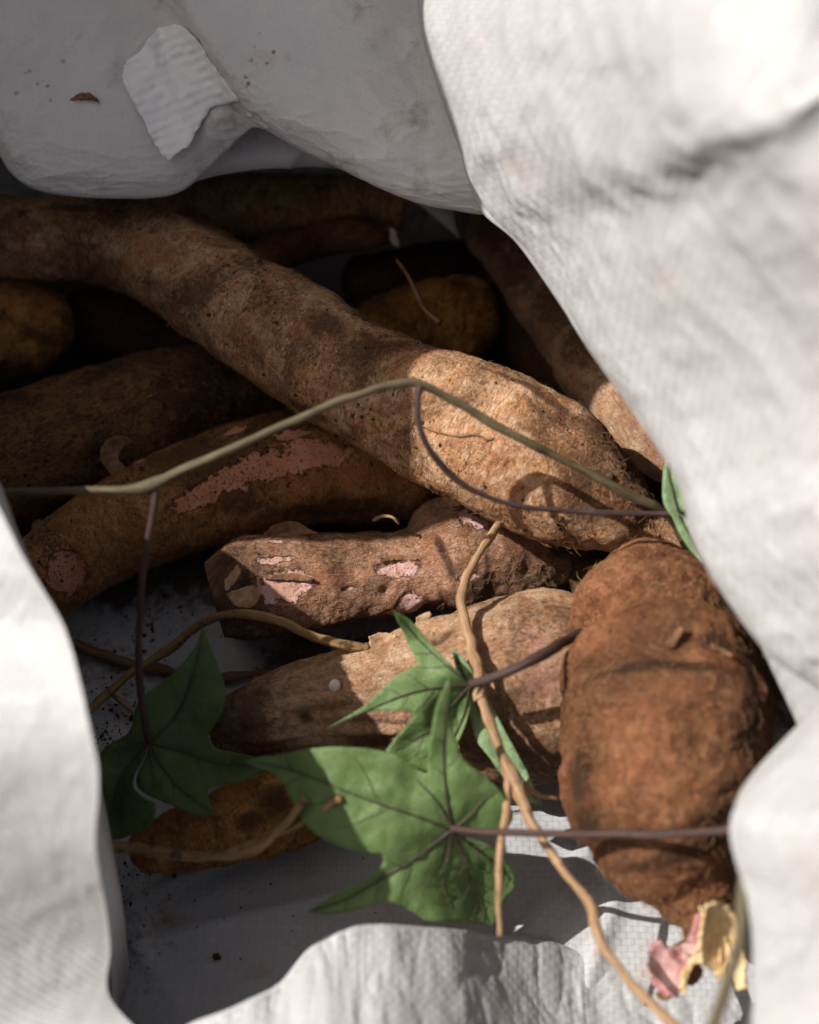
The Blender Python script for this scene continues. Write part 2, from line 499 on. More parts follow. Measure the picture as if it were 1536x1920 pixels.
def sheet_mesh(name, W, mat, uv_scale=1.0, solid=0.0006, flip=False, attrs=None):
    nu, nv, _ = W.shape
    du = np.linalg.norm(np.diff(W, axis=0), axis=2).mean(1)
    dv = np.linalg.norm(np.diff(W, axis=1), axis=2).mean(0)
    U = np.concatenate([[0], np.cumsum(du)])
    V = np.concatenate([[0], np.cumsum(dv)])
    UU, VV = np.meshgrid(U, V, indexing='ij')
    f = grid_faces(nu, nv)
    if flip:
        f = f[:, ::-1]
    return mk(name, W.reshape(-1, 3), f, mat, sack, uv=np.stack([UU, VV], -1).reshape(-1, 2) * uv_scale, solid=solid, attrs=attrs)


def net_normals(W):
    a = np.gradient(W, axis=0)
    b = np.gradient(W, axis=1)
    n = np.cross(a, b)
    return n / (np.linalg.norm(n, axis=2, keepdims=True) + 1e-12)


def wrinkle(W, amp, scale, seed, stretch=(1, 1, 1), mask=1.0, ridged=True, along=None):
    p = W * scale * np.array(stretch)
    if along is not None:
        t = np.array(along, float) / np.linalg.norm(along)
        p = p - 0.72 * (p @ t)[..., None] * t
    q = np.stack([fbm(p * 0.7 + 5.1, 2, seed + 50), fbm(p * 0.7 + 9.2, 2, seed + 60), fbm(p * 0.7 + 2.2, 2, seed + 70)], -1)
    p = p + 0.55 * q
    if ridged:
        h = np.maximum(1 - 2 * np.abs(fbm(p, 3, seed)), 0.0)
        h = h * h - 0.45
    else:
        h = fbm(p, 4, seed)
    N = net_normals(W)
    return W + N * (h * mask * amp)[..., None]


# bottom layer with the back rising behind the roots
xs = np.linspace(-0.42, 0.42, 300)
ys = np.linspace(-0.40, 0.50, 320)
X, Y = np.meshgrid(xs, ys, indexing='ij')
P3 = np.stack([X, Y, 0 * X], -1)
Z = 0.0015 * fbm(P3 * 28, 3, 3) - 0.0015
Z += 0.004 * fbm(P3 * 9, 2, 9)
Z += 0.055 * smooth(Y, -0.19, -0.36) ** 1.3 * smooth(X, -0.01, -0.09)
Z += 0.05 * smooth(Y, -0.25, -0.40)
Z += 0.22 * smooth(Y, 0.235, 0.42)
Z += 0.10 * smooth(X, 0.25, 0.42) + 0.10 * smooth(X, -0.27, -0.42)
Z *= 1 - smooth(X, -0.115, -0.15) * smooth(Y, -0.10, -0.16)
for (x0, y0, ang, ln, wd, h) in ((-0.10, -0.165, 0.5, 0.07, 0.004, 0.003), (-0.06, -0.185, 0.25, 0.10, 0.005, 0.004), (-0.13, -0.19, -0.9, 0.05, 0.004, 0.003),
                                 (0.06, -0.19, 1.0, 0.06, 0.005, 0.005), (0.085, -0.20, 1.2, 0.05, 0.004, 0.004), (0.04, -0.205, 0.9, 0.05, 0.004, 0.004)):
    c, s = math.cos(ang), math.sin(ang)
    u = (X - x0) * c + (Y - y0) * s
    v = -(X - x0) * s + (Y - y0) * c
    Z += h * np.exp(-(v / wd) ** 2 - (u / ln) ** 2)
# painted shade: cloth darkened in the gaps between roots, plus brown dust patches
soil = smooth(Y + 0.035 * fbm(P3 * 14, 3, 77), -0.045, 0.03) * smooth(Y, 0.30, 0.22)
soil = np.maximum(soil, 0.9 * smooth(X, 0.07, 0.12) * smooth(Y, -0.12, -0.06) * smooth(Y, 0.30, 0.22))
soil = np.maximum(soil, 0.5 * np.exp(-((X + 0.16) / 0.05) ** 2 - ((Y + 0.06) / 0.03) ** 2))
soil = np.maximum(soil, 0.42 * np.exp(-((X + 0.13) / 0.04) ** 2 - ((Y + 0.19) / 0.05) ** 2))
soil = np.maximum(soil, 1.0 * np.exp(-(np.maximum(np.abs(X + 0.02) - 0.035, 0) / 0.02) ** 2 - ((Y + 0.056) / 0.022) ** 2))  # painted shade in the gap below the cut piece
sheet_mesh('sack_bottom', np.stack([X, Y, Z], -1), M['cloth_floor'], attrs={'soil': soil.ravel()})  # mask holds painted shade of the gaps plus brown dust

# ring of folded-out mouth cloth: right, front corner, left
# rim x, rim y, rim depth, outward x, outward y, depth far out
RIM = [
    (755, -330, 0.88, 1, -0.25, 0.70), (768, -180, 0.83, 1, -0.2, 0.63), (780, -60, 0.80, 1, -0.15, 0.59), (794, 70, 0.775, 1, -0.12, 0.57), (838, 215, 0.76, 1, -0.15, 0.56),
    (905, 378, 0.75, 1, -0.3, 0.55), (995, 478, 0.735, 1, -0.4, 0.55), (1090, 635, 0.71, 1, -0.38, 0.55),
    (1183, 768, 0.69, 1, -0.35, 0.55), (1272, 905, 0.668, 1, -0.3, 0.55), (1300, 1010, 0.66, 1, -0.3, 0.545),
    (1368, 1130, 0.65, 1, -0.4, 0.54), (1440, 1222, 0.642, 1, -0.35, 0.54), (1530, 1286, 0.636, 1, -0.25, 0.54),
    (1560, 1320, 0.632, 1, 0.0, 0.535), (1528, 1356, 0.625, 1, 0.15, 0.53), (1405, 1480, 0.612, 1, 0.12, 0.53),
    (1368, 1555, 0.606, 1, 0.1, 0.53), (1400, 1690, 0.602, 1, 0.1, 0.53), (1412, 1800, 0.60, 1, 0.15, 0.53),
    (1400, 1930, 0.60, 1, 0.3, 0.53), (1300, 2100, 0.61, 0.5, 1, 0.55), (1000, 2170, 0.62, 0.1, 1, 0.57),
    (700, 2170, 0.62, 0, 1, 0.57), (430, 2030, 0.660, -0.3, 1, 0.62), (305, 1965, 0.668, -0.7, 0.9, 0.65),
    (208, 1872, 0.668, -1, 0.4, 0.685), (206, 1775, 0.656, -1, 0.2, 0.68), (194, 1680, 0.638, -1, 0.15, 0.67), (179, 1580, 0.620, -1, 0.1, 0.655), (184, 1450, 0.610, -1, 0.05, 0.635),
    (160, 1325, 0.612, -1, 0.0, 0.632), (130, 1200, 0.622, -1, 0.0, 0.655), (98, 1135, 0.626, -1, 0, 0.66),
    (40, 1040, 0.630, -1, -0.05, 0.66), (-15, 930, 0.638, -1, -0.1, 0.665), (-90, 820, 0.645, -1, -0.15, 0.66), (-200, 700, 0.66, -1, -0.2, 0.67), (-300, 620, 0.68, -1, -0.2, 0.69), (-345, 560, 0.70, -1, -0.2, 0.71), (-380, 500, 0.73, -1, -0.2, 0.74)]


def floor_edge(p):
    v = np.array([p[0], p[1] - 0.02])
    a = np.abs(v) / np.array([0.34, 0.36])
    s = (a[0] ** 4 + a[1] ** 4) ** 0.25 + 1e-6
    q = v / s
    return np.array([q[0], q[1] + 0.02, 0.004])


net = []
for (x, y, d, ox, oy, df) in RIM:
    l = math.hypot(ox, oy)
    ox, oy = ox / l, oy / l
    rim = at(x, y, d)
    fl = floor_edge(rim)
    if rim[0] < 0.02:                    # left and front-left: the wall drops almost straight down
        wv = float(smooth(rim[1], -0.11, -0.16))
        fl = fl * (1 - wv) + np.array([rim[0] - 0.012, rim[1] - 0.008, 0.0]) * wv
    col = [fl, 0.5 * rim + 0.5 * fl + np.array([0, 0, -0.01]), at(x + ox * 24, y + oy * 24, d + 0.035), rim]
    for t in (22, 70, 170, 330, 560, 900):
        k = min(1.0, t / 520.0)
        dd = d + (df - d) * (k ** 0.85)
        col.append(at(x + ox * t, y + oy * t, dd))
    col.append(col[-1] + np.array([0.10 * ox, -0.05 * oy, -0.12]))
    net.append(col)
net = np.array(net)
W = cr_net(net[:, 3:], 560, 200)
row = 3 + np.linspace(0, 7, 200)[None, :]
edge = smooth(row, 2.0, 3.6) * np.ones((560, 1))
msk = smooth(row, 2.6, 4.6) * np.ones((560, 1))
msk = msk * (0.35 + 0.65 * smooth(W[..., 0], -0.12, -0.02))
W = wrinkle(W, 0.0050, 8.0, 27, (1.0, 0.8, 1.0), msk, False)
W = wrinkle(W, 0.0017, 16.0, 39, (1, 1, 1), msk, True, (0.75, 0.55, 0.35))
W = wrinkle(W, 0.0013, 40.0, 37, (1, 1, 1), msk, True, (0.75, 0.35, 0.5))
W = wrinkle(W, 0.0005, 110.0, 41, (1, 1, 1), msk, True, (0.4, 0.6, 0.5))
W = wrinkle(W, 0.0018, 30.0, 45, (1, 1, 1), edge, False)
sheet_mesh('mouth_fold', W, M['cloth'], flip=False)
inn = net[:, :4].copy()
inn[:, 3] = inn[:, 3] + (inn[:, 3] - CAM) * 0.012
sheet_mesh('inner_wall', cr_net(inn, 260, 60), M['cloth'])

# upper flap hanging over the back roots: two lobes with a crease between
UPP = [
    (-330, 150, 0.86, -0.3, -1), (-160, 215, 0.85, -0.2, -1), (-30, 262, 0.845, -0.15, -1), (25, 330, 0.842, -0.12, -1), (85, 362, 0.84, -0.1, -1), (200, 373, 0.838, -0.1, -1),
    (325, 366, 0.838, -0.12, -1), (392, 318, 0.838, -0.3, -1), (455, 256, 0.832, -0.55, -1), (486, 240, 0.812, -0.62, -1), (545, 272, 0.805, -0.45, -1), (640, 318, 0.80, -0.25, -1),
    (760, 372, 0.796, -0.1, -1), (850, 394, 0.793, 0, -1), (930, 403, 0.792, 0.05, -1), (1030, 398, 0.79, 0.1, -1), (1170, 350, 0.80, 0.2, -1)]
net = []
for (x, y, d, ox, oy) in UPP:
    col = [at(x + ox * 170, y + oy * 150, d + 0.13), at(x + ox * 60, y + oy * 60, d + 0.055), at(x + ox * 16, y + oy * 16, d + 0.012), at(x, y, d)]
    for t, dz in ((18, -0.006), (60, -0.010), (140, -0.008), (260, 0.003), (420, 0.02), (650, 0.06)):
        col.append(at(x + ox * t, y + oy * t, d + dz))
    net.append(col)
W = cr_net(np.array(net), 420, 220)
row = np.linspace(0, 9, 220)[None, :]
msk = smooth(row, 2.5, 4.0) * np.ones((420, 1))
W = wrinkle(W, 0.003, 14.0, 61, (1, 1, 1), msk, False)
W = wrinkle(W, 0.0009, 60.0, 63, (0.6, 1, 1.4), msk)
W = wrinkle(W, 0.0004, 240.0, 67, (0.35, 1, 1), msk)
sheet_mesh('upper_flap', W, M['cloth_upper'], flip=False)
UPW = W

IN = [(280, 340, 0.862), (310, 350, 0.860), (345, 346, 0.857), (420, 326, 0.854), (520, 314, 0.854), (620, 314, 0.858), (700, 330, 0.866), (780, 380, 0.90), (860, 445, 0.92)]
net = []
for (x, y, d) in IN:
    net.append([at(x, y - 60, d + 0.05), at(x, y - 8, d + 0.008), at(x, y, d), at(x - 4, y - 30, d - 0.006), at(x - 10, y - 80, d - 0.004), at(x - 20, y - 150, d + 0.0), at(x - 30, y - 260, d + 0.02)])
W = cr_net(np.array(net), 200, 110)
row = np.linspace(0, 6, 110)[None, :]
W = wrinkle(W, 0.0022, 30.0, 91, (1, 1, 1), smooth(row, 1.0, 2.5) * np.ones((200, 1)), True, (0.6, 0.6, 0.4))
sheet_mesh('inner_fold', W, M['cloth_upper'])

# added unseen cloth wall, shades the upper flap and glows onto it
net = []
for (y, top) in ((-0.030, 0.19), (-0.018, 0.27), (-0.008, 0.36), (0.000, 0.43), (0.02, 0.462), (0.05, 0.475), (0.085, 0.565), (0.15, 0.572), (0.22, 0.58), (0.30, 0.58), (0.38, 0.54), (0.48, 0.48)):
    net.append([(-0.33, y, 0.0), (-0.335, y, 0.10), (-0.325, y, top * 0.45), (-0.31, y, top * 0.75), (-0.30, y, top), (-0.315, y, top + 0.004), (-0.325, y, top - 0.02)])
W = cr_net(np.array(net, float), 160, 160)
row = np.linspace(0, 6, 160)[None, :]
W = wrinkle(W, 0.006, 14.0, 71, (1, 0.6, 1), np.ones((160, 160)) * smooth(np.abs(row - 4.3), 0.2, 1.0))
sheet_mesh('added_shade_wall', W, M['cloth_glow'])

net = []  # added unseen skirt, keeps sun off the lower part of that wall
for y in (-0.10, -0.02, 0.06, 0.14, 0.22, 0.30, 0.40, 0.50):
    net.append([(-0.345, y, 0.20), (-0.352, y, 0.245), (-0.375, y, 0.25), (-0.41, y, 0.19), (-0.44, y, 0.09), (-0.47, y, 0.0)])
W = wrinkle(cr_net(np.array(net, float), 120, 80), 0.006, 14.0, 75, (1, 0.6, 1), np.ones((120, 80)))
sheet_mesh('added_sun_block', W, M['cloth'])

# fold of cloth along the front
FR = [(270, 1985, 0.045), (350, 1925, 0.056), (440, 1888, 0.060), (525, 1845, 0.058), (590, 1772, 0.060), (670, 1738, 0.060), (760, 1737, 0.054), (860, 1745, 0.040), (950, 1754, 0.016), (1040, 1768, 0.002), (1120, 1800, -0.004), (1250, 1830, -0.006), (1380, 1840, -0.006), (1520, 1850, -0.006)]
net = []
for (x, y, z) in FR:
    net.append([atz(x, y + 40, -0.008), atz(x, y + 30, z * 0.5 - 0.006), atz(x, y, z), atz(x, y + 26, z + 0.004), atz(x, y + 90, z + 0.008), atz(x, y + 190, z + 0.018), atz(x, y + 330, z + 0.035), atz(x, y + 520, z + 0.04)])
W = cr_net(np.array(net), 320, 160)
row = np.linspace(0, 7, 160)[None, :]
msk = smooth(row, 1.6, 3.2) * np.ones((320, 1))
W = wrinkle(W, 0.0030, 30.0, 81, (1.5, 0.35, 0.6), msk, False)
W = wrinkle(W, 0.0009, 60.0, 83, (1.4, 0.4, 0.6), msk)
sheet_mesh('front_fold', W, M['cloth'])


def nearest_depth(Wg, px, py):
    v = Wg.reshape(-1, 3) - CAM
    d = v @ FWD
    qx = 768 + (v @ RIGHT) / d / K
    qy = 960 - (v @ UP) / d / K
    r = (qx - px) ** 2 + (qy - py) ** 2
    r = np.where(d > 0.05, r, 1e9)
    k = np.argsort(r)[:6]
    return d[k].min()


# ------------------------------------------------------------------ outline-based thin solids (leaves, flakes)
def smooth_outline(pts, n=7):
    """pts: (x, y[, 1 = sharp corner]); closed"""
    N = len(pts)
    cs = [i for i in range(N) if len(pts[i]) > 2]
    if not cs:
        cs = [0]
    out = []
    for a, b in zip(cs, cs[1:] + [cs[0] + N]):
        seg = np.array([pts[i % N][:2] for i in range(a, b + 1)], float)
        t = np.linspace(0, len(seg) - 1, n * (len(seg) - 1) + 1)[:-1]
        if len(seg) > 1:
            out.append(cr(seg, t) if len(seg) > 2 else seg[0] + (seg[1] - seg[0]) * t[:, None])
    return np.vstack(out)


def inside(poly, q):
    x, y = q[:, 0], q[:, 1]
    c = np.zeros(len(q), bool)
    j = len(poly) - 1
    for i in range(len(poly)):
        xi, yi = poly[i]
        xj, yj = poly[j]
        with np.errstate(divide='ignore', invalid='ignore'):
            hit = ((yi > y) != (yj > y)) & (x < (xj - xi) * (y - yi) / (yj - yi + 1e-12) + xi)
        c ^= hit
        j = i
    return c


def seg_dist(q, A, B):
    ab = B - A
    t = np.clip(((q - A) @ ab) / (ab @ ab + 1e-9), 0, 1)
    return np.linalg.norm(q - (A + t[:, None] * ab), axis=1)


def lamina(name, outline, surf, mat, parent, step=7.0, veins=(), solid=0.00025, label=None, vein_mat=None, vein_r=0.00055, secondary=True, jag=0.0):
    ol = smooth_outline(outline)
    if jag:
        ol = ol + RNG.normal(0, jag, ol.shape)
    lo, hi = ol.min(0), ol.max(0)
    gx_, gy_ = np.meshgrid(np.arange(lo[0], hi[0], step), np.arange(lo[1], hi[1], step * 0.87))
    gx_ = gx_ + (np.arange(gx_.shape[0]) % 2)[:, None] * step * 0.5
    q = np.stack([gx_.ravel(), gy_.ravel()], 1) + RNG.normal(0, step * 0.08, (gx_.size, 2))
    q = q[inside(ol, q)]
    dmin = np.full(len(q), 1e9)
    for a in range(len(ol)):
        dmin = np.minimum(dmin, np.linalg.norm(q - ol[a], axis=1))
    q = q[dmin > step * 0.45]
    allp = np.vstack([ol, q])
    res = delaunay_2d_cdt([Vector(p) for p in allp], [], [list(range(len(ol)))], 1, 1e-4)
    V2 = np.array([tuple(v) for v in res[0]])
    faces = [list(f) for f in res[2]]
    vd = np.full(len(V2), 1e9)
    prim = []
    for vn in veins:
        vp = cr(np.array(vn, float), np.linspace(0, len(vn) - 1, 8 * len(vn)))
        prim.append(vp)
        for a in range(len(vp) - 1):
            vd = np.minimum(vd, seg_dist(V2, vp[a], vp[a + 1]))
    W3 = surf(V2, vd)
    # orient towards the viewer
    f0 = faces[0]
    nrm = np.cross(W3[f0[1]] - W3[f0[0]], W3[f0[2]] - W3[f0[0]])
    if nrm @ (CAM - W3[f0[0]]) < 0:
        faces = [f[::-1] for f in faces]
    o = mk(name, W3, faces, mat, parent, attrs={'vein': np.exp(-vd / 6.0)}, solid=solid, label=label)
    if vein_mat is not None:
        for vp in prim:
            vdd = np.zeros(len(vp))
            C3 = surf(vp, vdd) + (CAM - surf(vp, vdd)) * 0.0014
            rr = np.linspace(vein_r, vein_r * 0.35, len(vp))
            tube_pts('vein', np.column_stack([C3, rr]), vein_mat, o, step=0.0015, nth=6)
        if secondary:
            for vp in prim:
                L = len(vp)
                ln = np.linalg.norm(vp[-1] - vp[0])
                if ln < 130:
                    continue
                for k, fr in enumerate(np.arange(0.36, 0.85, 0.2)):
                    for sd in (-1, 1):
                        i = int((fr + (0.05 if sd > 0 else 0) + random.uniform(-0.02, 0.02)) * (L - 1))
                        tdir = vp[min(i + 2, L - 1)] - vp[max(i - 2, 0)]
                        tdir = tdir / (np.linalg.norm(tdir) + 1e-9)
                        nd_ = np.array([-tdir[1], tdir[0]]) * sd
                        ll = ln * 0.26 * (1 - 0.6 * fr) + 12
                        pts = np.array([vp[i] + (tdir * 0.75 * a + nd_ * (a - 0.28 * a * a)) * ll for a in np.linspace(0, 1, 9)])
                        ok = inside(ol, pts)
                        n_ok = int(np.argmin(ok)) if not ok.all() else len(pts)
                        if n_ok < 4:
                            continue
                        pts = pts[:n_ok]
                        S3 = surf(pts, np.zeros(len(pts)) + 4)
                        S3 = S3 + (CAM - S3) * 0.0022
                        tube_pts('vein', np.column_stack([S3, np.linspace(vein_r * 0.36, vein_r * 0.15, len(pts))]), vein_mat, o, step=0.002, nth=5)
    return o


def tube_pts(name, P, mat, parent, step=0.003, nth=10, rough=0.0, seed=0, squash=1.0, label=None, close=True, nodes=()):
    """tapered tube through points (x, y, z, r)"""
    Q, s = resample(P, step)
    n = len(Q)
    C, R = Q[:, :3], Q[:, 3].copy()
    if rough:
        wob = np.stack([fbm(np.stack([s * 55, 0 * s + k, 0 * s + seed], -1), 3, seed + k) for k in range(3)], -1)
        C = C + wob * R[:, None] * min(1.0, 0.35 + 2.0 * rough)
        R = R * (1 + 0.22 * fbm(np.stack([s * 90, 0 * s, 0 * s + seed], -1), 2, seed + 8))
    for (f, amt, wd) in nodes:
        R *= 1 + amt * np.exp(-((s / s[-1] - f) * s[-1] / wd) ** 2)
    T = np.gradient(C, axis=0)
    T /= np.linalg.norm(T, axis=1, keepdims=True) + 1e-12
    ref = np.array([0.13, 0.21, 0.97]) if abs(T[0, 2]) < 0.8 else np.array([1.0, 0.1, 0])
    N = np.zeros_like(C)
    v = ref - T[0] * (ref @ T[0])
    N[0] = v / np.linalg.norm(v)
    for i in range(1, n):
        v = N[i - 1] - T[i] * (N[i - 1] @ T[i])
        N[i] = v / (np.linalg.norm(v) + 1e-12)
    B = np.cross(T, N)
    th = np.linspace(0, 2 * math.pi, nth, endpoint=False)
    ct, st = np.cos(th), np.sin(th)
    D = N[:, None, :] * ct[None, :, None] + B[:, None, :] * (st * squash)[None, :, None]
    rr = R[:, None] * np.ones((1, nth))
    if rough:
        rr = rr * (1 + rough * fbm((C[:, None, :] + D * R[:, None, None]) * 260.0 * np.array([1, 1, 1]), 3, seed))
    Wt = C[:, None, :] + D * rr[..., None]
    V = Wt.reshape(-1, 3)
    f = grid_faces(n, nth, True).tolist()
    uvv = np.stack([np.repeat(s, nth), np.tile(th, n) * R.mean()], 1)
    if close:
        V = np.vstack([V, C[0] - T[0] * R[0] * 0.4, C[-1] + T[-1] * R[-1] * 0.4])
        uvv = np.vstack([uvv, [0, 0], [s[-1], 0]])
        a, b = n * nth, n * nth + 1
        for j in range(nth):
            k = (j + 1) % nth
            f.append([a, j, k])
            f.append([b, (n - 1) * nth + k, (n - 1) * nth + j])
        f = [q[::-1] for q in f]
    return mk(name, V, f, mat, parent, uv=uvv, label=label)


def px_path(pts, r_scale=1.0):
    """(px, py, depth, radius in pixels) -> world points with world radii"""
    return np.array([list(at(x, y, d)) + [r * d * K * r_scale] for (x, y, d, r) in pts])


# ------------------------------------------------------------------ roots
TUB = {}


def cassava(key, label, spine, mat, ends=('round', 'round'), lump=0.05, fine=0.012, rings=(), group='cassava roots heaped in the sack', seed=0,
            ring_step=0.0009, nth=150, patches=(), dents=(), stains=(), ruddy=(), hairs=0, hair_len=0.009, cap=(0.9, 0.9), ridge=0.0, cat='root vegetable', end_mat=None, facet=0.0):
    """spine rows: px, py, height of the axis, radius in px"""
    P = []
    for (x, y, z, r) in spine:
        d = depth_z(x, y, z)
        P.append(list(at(x, y, d)) + [r * d * K])
    Q, s = resample(P, ring_step)
    n = len(Q)
    C, R = Q[:, :3], Q[:, 3].copy()
    L = s[-1]
    for e in (0, 1):
        cl = R[0 if e == 0 else -1] * cap[e]
        if ends[e] == 'round':
            t = np.clip((s if e == 0 else L - s) / cl, 0, 1)
            R = R * np.sqrt(np.clip(1 - (1 - t) ** 2, 0.0004, 1))
    for (f, depth_, width) in rings:
        R = R * (1 - depth_ * np.exp(-((s - f * L) / width) ** 2))
    T = np.gradient(C, axis=0)
    T /= np.linalg.norm(T, axis=1, keepdims=True)
    N = np.zeros_like(C)
    away = FWD * 1.0
    for i in range(n):
        v = away - T[i] * (away @ T[i])
        N[i] = v / np.linalg.norm(v)
    B = np.cross(T, N)
    th = np.linspace(0, 2 * math.pi, nth, endpoint=False)
    D = N[:, None, :] * np.cos(th)[None, :, None] + B[:, None, :] * np.sin(th)[None, :, None]
    base = C[:, None, :] + D * R[:, None, None]
    rm = R.max()
    off = seed * 3.17
    h = lump * rm * fbm(base / rm * 0.85 + off, 3, seed)
    h += 0.35 * lump * rm * fbm(base / rm * 2.6 + off, 3, seed + 9)
    # wrinkled rings round the axis: noise stretched along the circumference
    sa = np.repeat(s[:, None], nth, 1)
    arc = np.tile(th[None, :], (n, 1)) * rm
    ringn = fbm(np.stack([sa * 140 + 1.5 * fbm(base * 40 + off, 2, seed + 3), np.cos(th)[None, :] * 1.2 + 0 * sa, np.sin(th)[None, :] * 1.2 + 0 * sa], -1), 3, seed + 5)
    h += fine * rm * 1.1 * np.minimum(ringn, 0.25)
    h += fine * rm * 1.0 * fbm(base * 330 + off, 3, seed + 13)
    h += 0.45 * fine * rm * fbm(base * 900 + off, 2, seed + 15)
    if ridge:
        h += ridge * rm * (np.abs(fbm(np.stack([sa * 30, np.cos(th)[None, :] * 3.2 + 0 * sa, np.sin(th)[None, :] * 3.2 + 0 * sa], -1), 2, seed + 23)) - 0.25)
    if facet:
        under = D @ np.array([0.0, -0.55, -0.835])
        h -= facet * rm * smooth(under, 0.25, 0.85)
    tap = np.clip(R / rm * 2.2, 0, 1)[:, None]
    h = h * tap
    W3 = base + D * h[..., None]
    # patches and dents are found on the surface under a photograph position, then live on the surface
    vv = W3.reshape(-1, 3) - CAM
    dd = vv @ FWD
    qx = 768 + (vv @ RIGHT) / dd / K
    qy = 960 - (vv @ UP) / dd / K
    facing = (D.reshape(-1, 3) * (CAM - W3.reshape(-1, 3))).sum(1) > 0
    peel = np.zeros(n * nth)
    flat = W3.reshape(-1, 3)
    Tn = np.repeat(T, nth, 0)

    def surf_id(px, py):
        e = (qx - px) ** 2 + (qy - py) ** 2 + np.where(facing, 0, 1e7)
        return int(np.argmin(e))
    push = np.zeros(n * nth)
    for (px, py, la, lb, ang) in patches:
        i = surf_id(px, py)
        t0 = Tn[i]
        n0 = D.reshape(-1, 3)[i]
        b0 = np.cross(n0, t0)
        rel = flat - flat[i]
        u, v, w = rel @ t0, rel @ b0, rel @ n0
        ca, sa_ = math.cos(ang), math.sin(ang)
        u2, v2 = (u * ca + v * sa_) / (la * 2.4e-4), (-u * sa_ + v * ca) / (lb * 2.4e-4)
        rr = np.sqrt(u2 ** 2 + v2 ** 2) * (1 + 0.22 * fbm(flat * 110 + off, 3, seed + 31))
        peel = np.maximum(peel, np.where(np.abs(w) < rm, np.clip(1.0 - 0.5 * rr, 0, 1), 0))
    masks = []
    for lst in (stains, ruddy):
        mk_ = np.zeros(n * nth)
        for (px, py, la, lb, ang) in lst:
            i = surf_id(px, py)
            t0 = Tn[i]
            n0 = D.reshape(-1, 3)[i]
            b0 = np.cross(n0, t0)
            rel = flat - flat[i]
            u, v, w = rel @ t0, rel @ b0, rel @ n0
            ca, sa_ = math.cos(ang), math.sin(ang)
            u2, v2 = (u * ca + v * sa_) / (la * 2.4e-4), (-u * sa_ + v * ca) / (lb * 2.4e-4)
            mk_ = np.maximum(mk_, np.where(np.abs(w) < rm, np.exp(-(u2 ** 2 + v2 ** 2)), 0))
        masks.append(mk_)
    push -= 0.0009 * smooth(peel, 0.44, 0.56)
    for (px, py, rad, dep) in dents:
        i = surf_id(px, py)
        rr = np.linalg.norm(flat - flat[i], axis=1) / (rad * 2.4e-4)
        push -= dep * np.exp(-rr ** 2)
    W3 = (flat + D.reshape(-1, 3) * push[:, None])
    zmin = W3[:, 2].min()
    o = thing('cassava_root', label, cat, (C[n // 2][0], C[n // 2][1], max(0.0, zmin)), group)
    f = grid_faces(n, nth, True)
    uvv = np.stack([sa.ravel(), arc.ravel()], 1)
    # close both ends
    rows = W3.reshape(n, nth, 3)
    V = [W3]
    F = [f]
    UVs = [uvv]
    PE = [peel]
    ST, RU = [masks[0]], [masks[1]]
    nb = n * nth
    capdata = []
    for e in (0, 1):
        ring = rows[0 if e == 0 else -1]
        cen = ring.mean(0)
        tdir = -T[0] if e == 0 else T[-1]
        ks = (0.72, 0.45, 0.2, 0.02)
        cv = []
        for k in ks:
            rg = cen + (ring - cen) * k
            if ends[e] == 'cut':
                rg = rg + tdir * (0.0022 * fbm(rg * 240 + off, 3, seed + 41 + e))[:, None] - tdir * 0.001
            cv.append(rg)
        cv = np.vstack(cv)
        first = np.arange(nth) + (0 if e == 0 else (n - 1) * nth)
        if ends[e] == 'cut':
            capdata.append((e, np.vstack([ring, cv])))
        else:
            idx = [first] + [nb + np.arange(nth) + k * nth for k in range(len(ks))]
            for k in range(len(ks)):
                a, b = idx[k], idx[k + 1]
                q = np.stack([a, b, np.roll(b, -1), np.roll(a, -1)], 1)
                F.append(q[:, ::-1] if e == 1 else q)
            V.append(cv)
            UVs.append(np.tile(uvv[first], (len(ks), 1)))
            PE.append(np.zeros(len(cv)))
            ST.append(np.zeros(len(cv)))
            RU.append(np.zeros(len(cv)))
            nb += len(cv)
    body = mk('body', np.vstack(V), np.vstack(F)[:, ::-1], mat, o, uv=np.vstack(UVs), attrs={'peel': np.concatenate(PE), 'stain': np.concatenate(ST), 'ruddy': np.concatenate(RU)})
    for (e, cv) in capdata:
        k = len(cv) // nth
        q = grid_faces(k, nth, True)
        mk('cut_face', cv, q if e == 0 else q[:, ::-1], end_mat or M['pale_end'], o)
    TUB[key] = dict(obj=o, body=body, W=W3, D=D.reshape(-1, 3), T=Tn, qx=qx, qy=qy, facing=facing, sid=surf_id)
    if hairs:
        add_hairs(key, hairs, hair_len, seed)
    return o


def hair_mesh(starts, dirs, norms, lens, rad, segs=3):
    V, F = [], []
    k = 0
    for a, d, nn, l in zip(starts, dirs, norms, lens):
        side = np.cross(d, nn)
        bend = RNG.normal(0, 0.35)
        lift = RNG.uniform(0.05, 0.5)
        for j in range(segs + 1):
            t = j / segs
            p = a + d * l * t + side * l * bend * t * t + nn * l * lift * t * (1 - 0.6 * t)
            r = rad * (1 - 0.75 * t) + 2e-5
            for q in range(3):
                an = q * 2.0944
                V.append(p + r * (math.cos(an) * side + math.sin(an) * nn))
        for j in range(segs):
            for q in range(3):
                b = k + j * 3 + q
                c = k + j * 3 + (q + 1) % 3
                F.append([b, c, c + 3, b + 3])
        k += (segs + 1) * 3
    return np.array(V), F


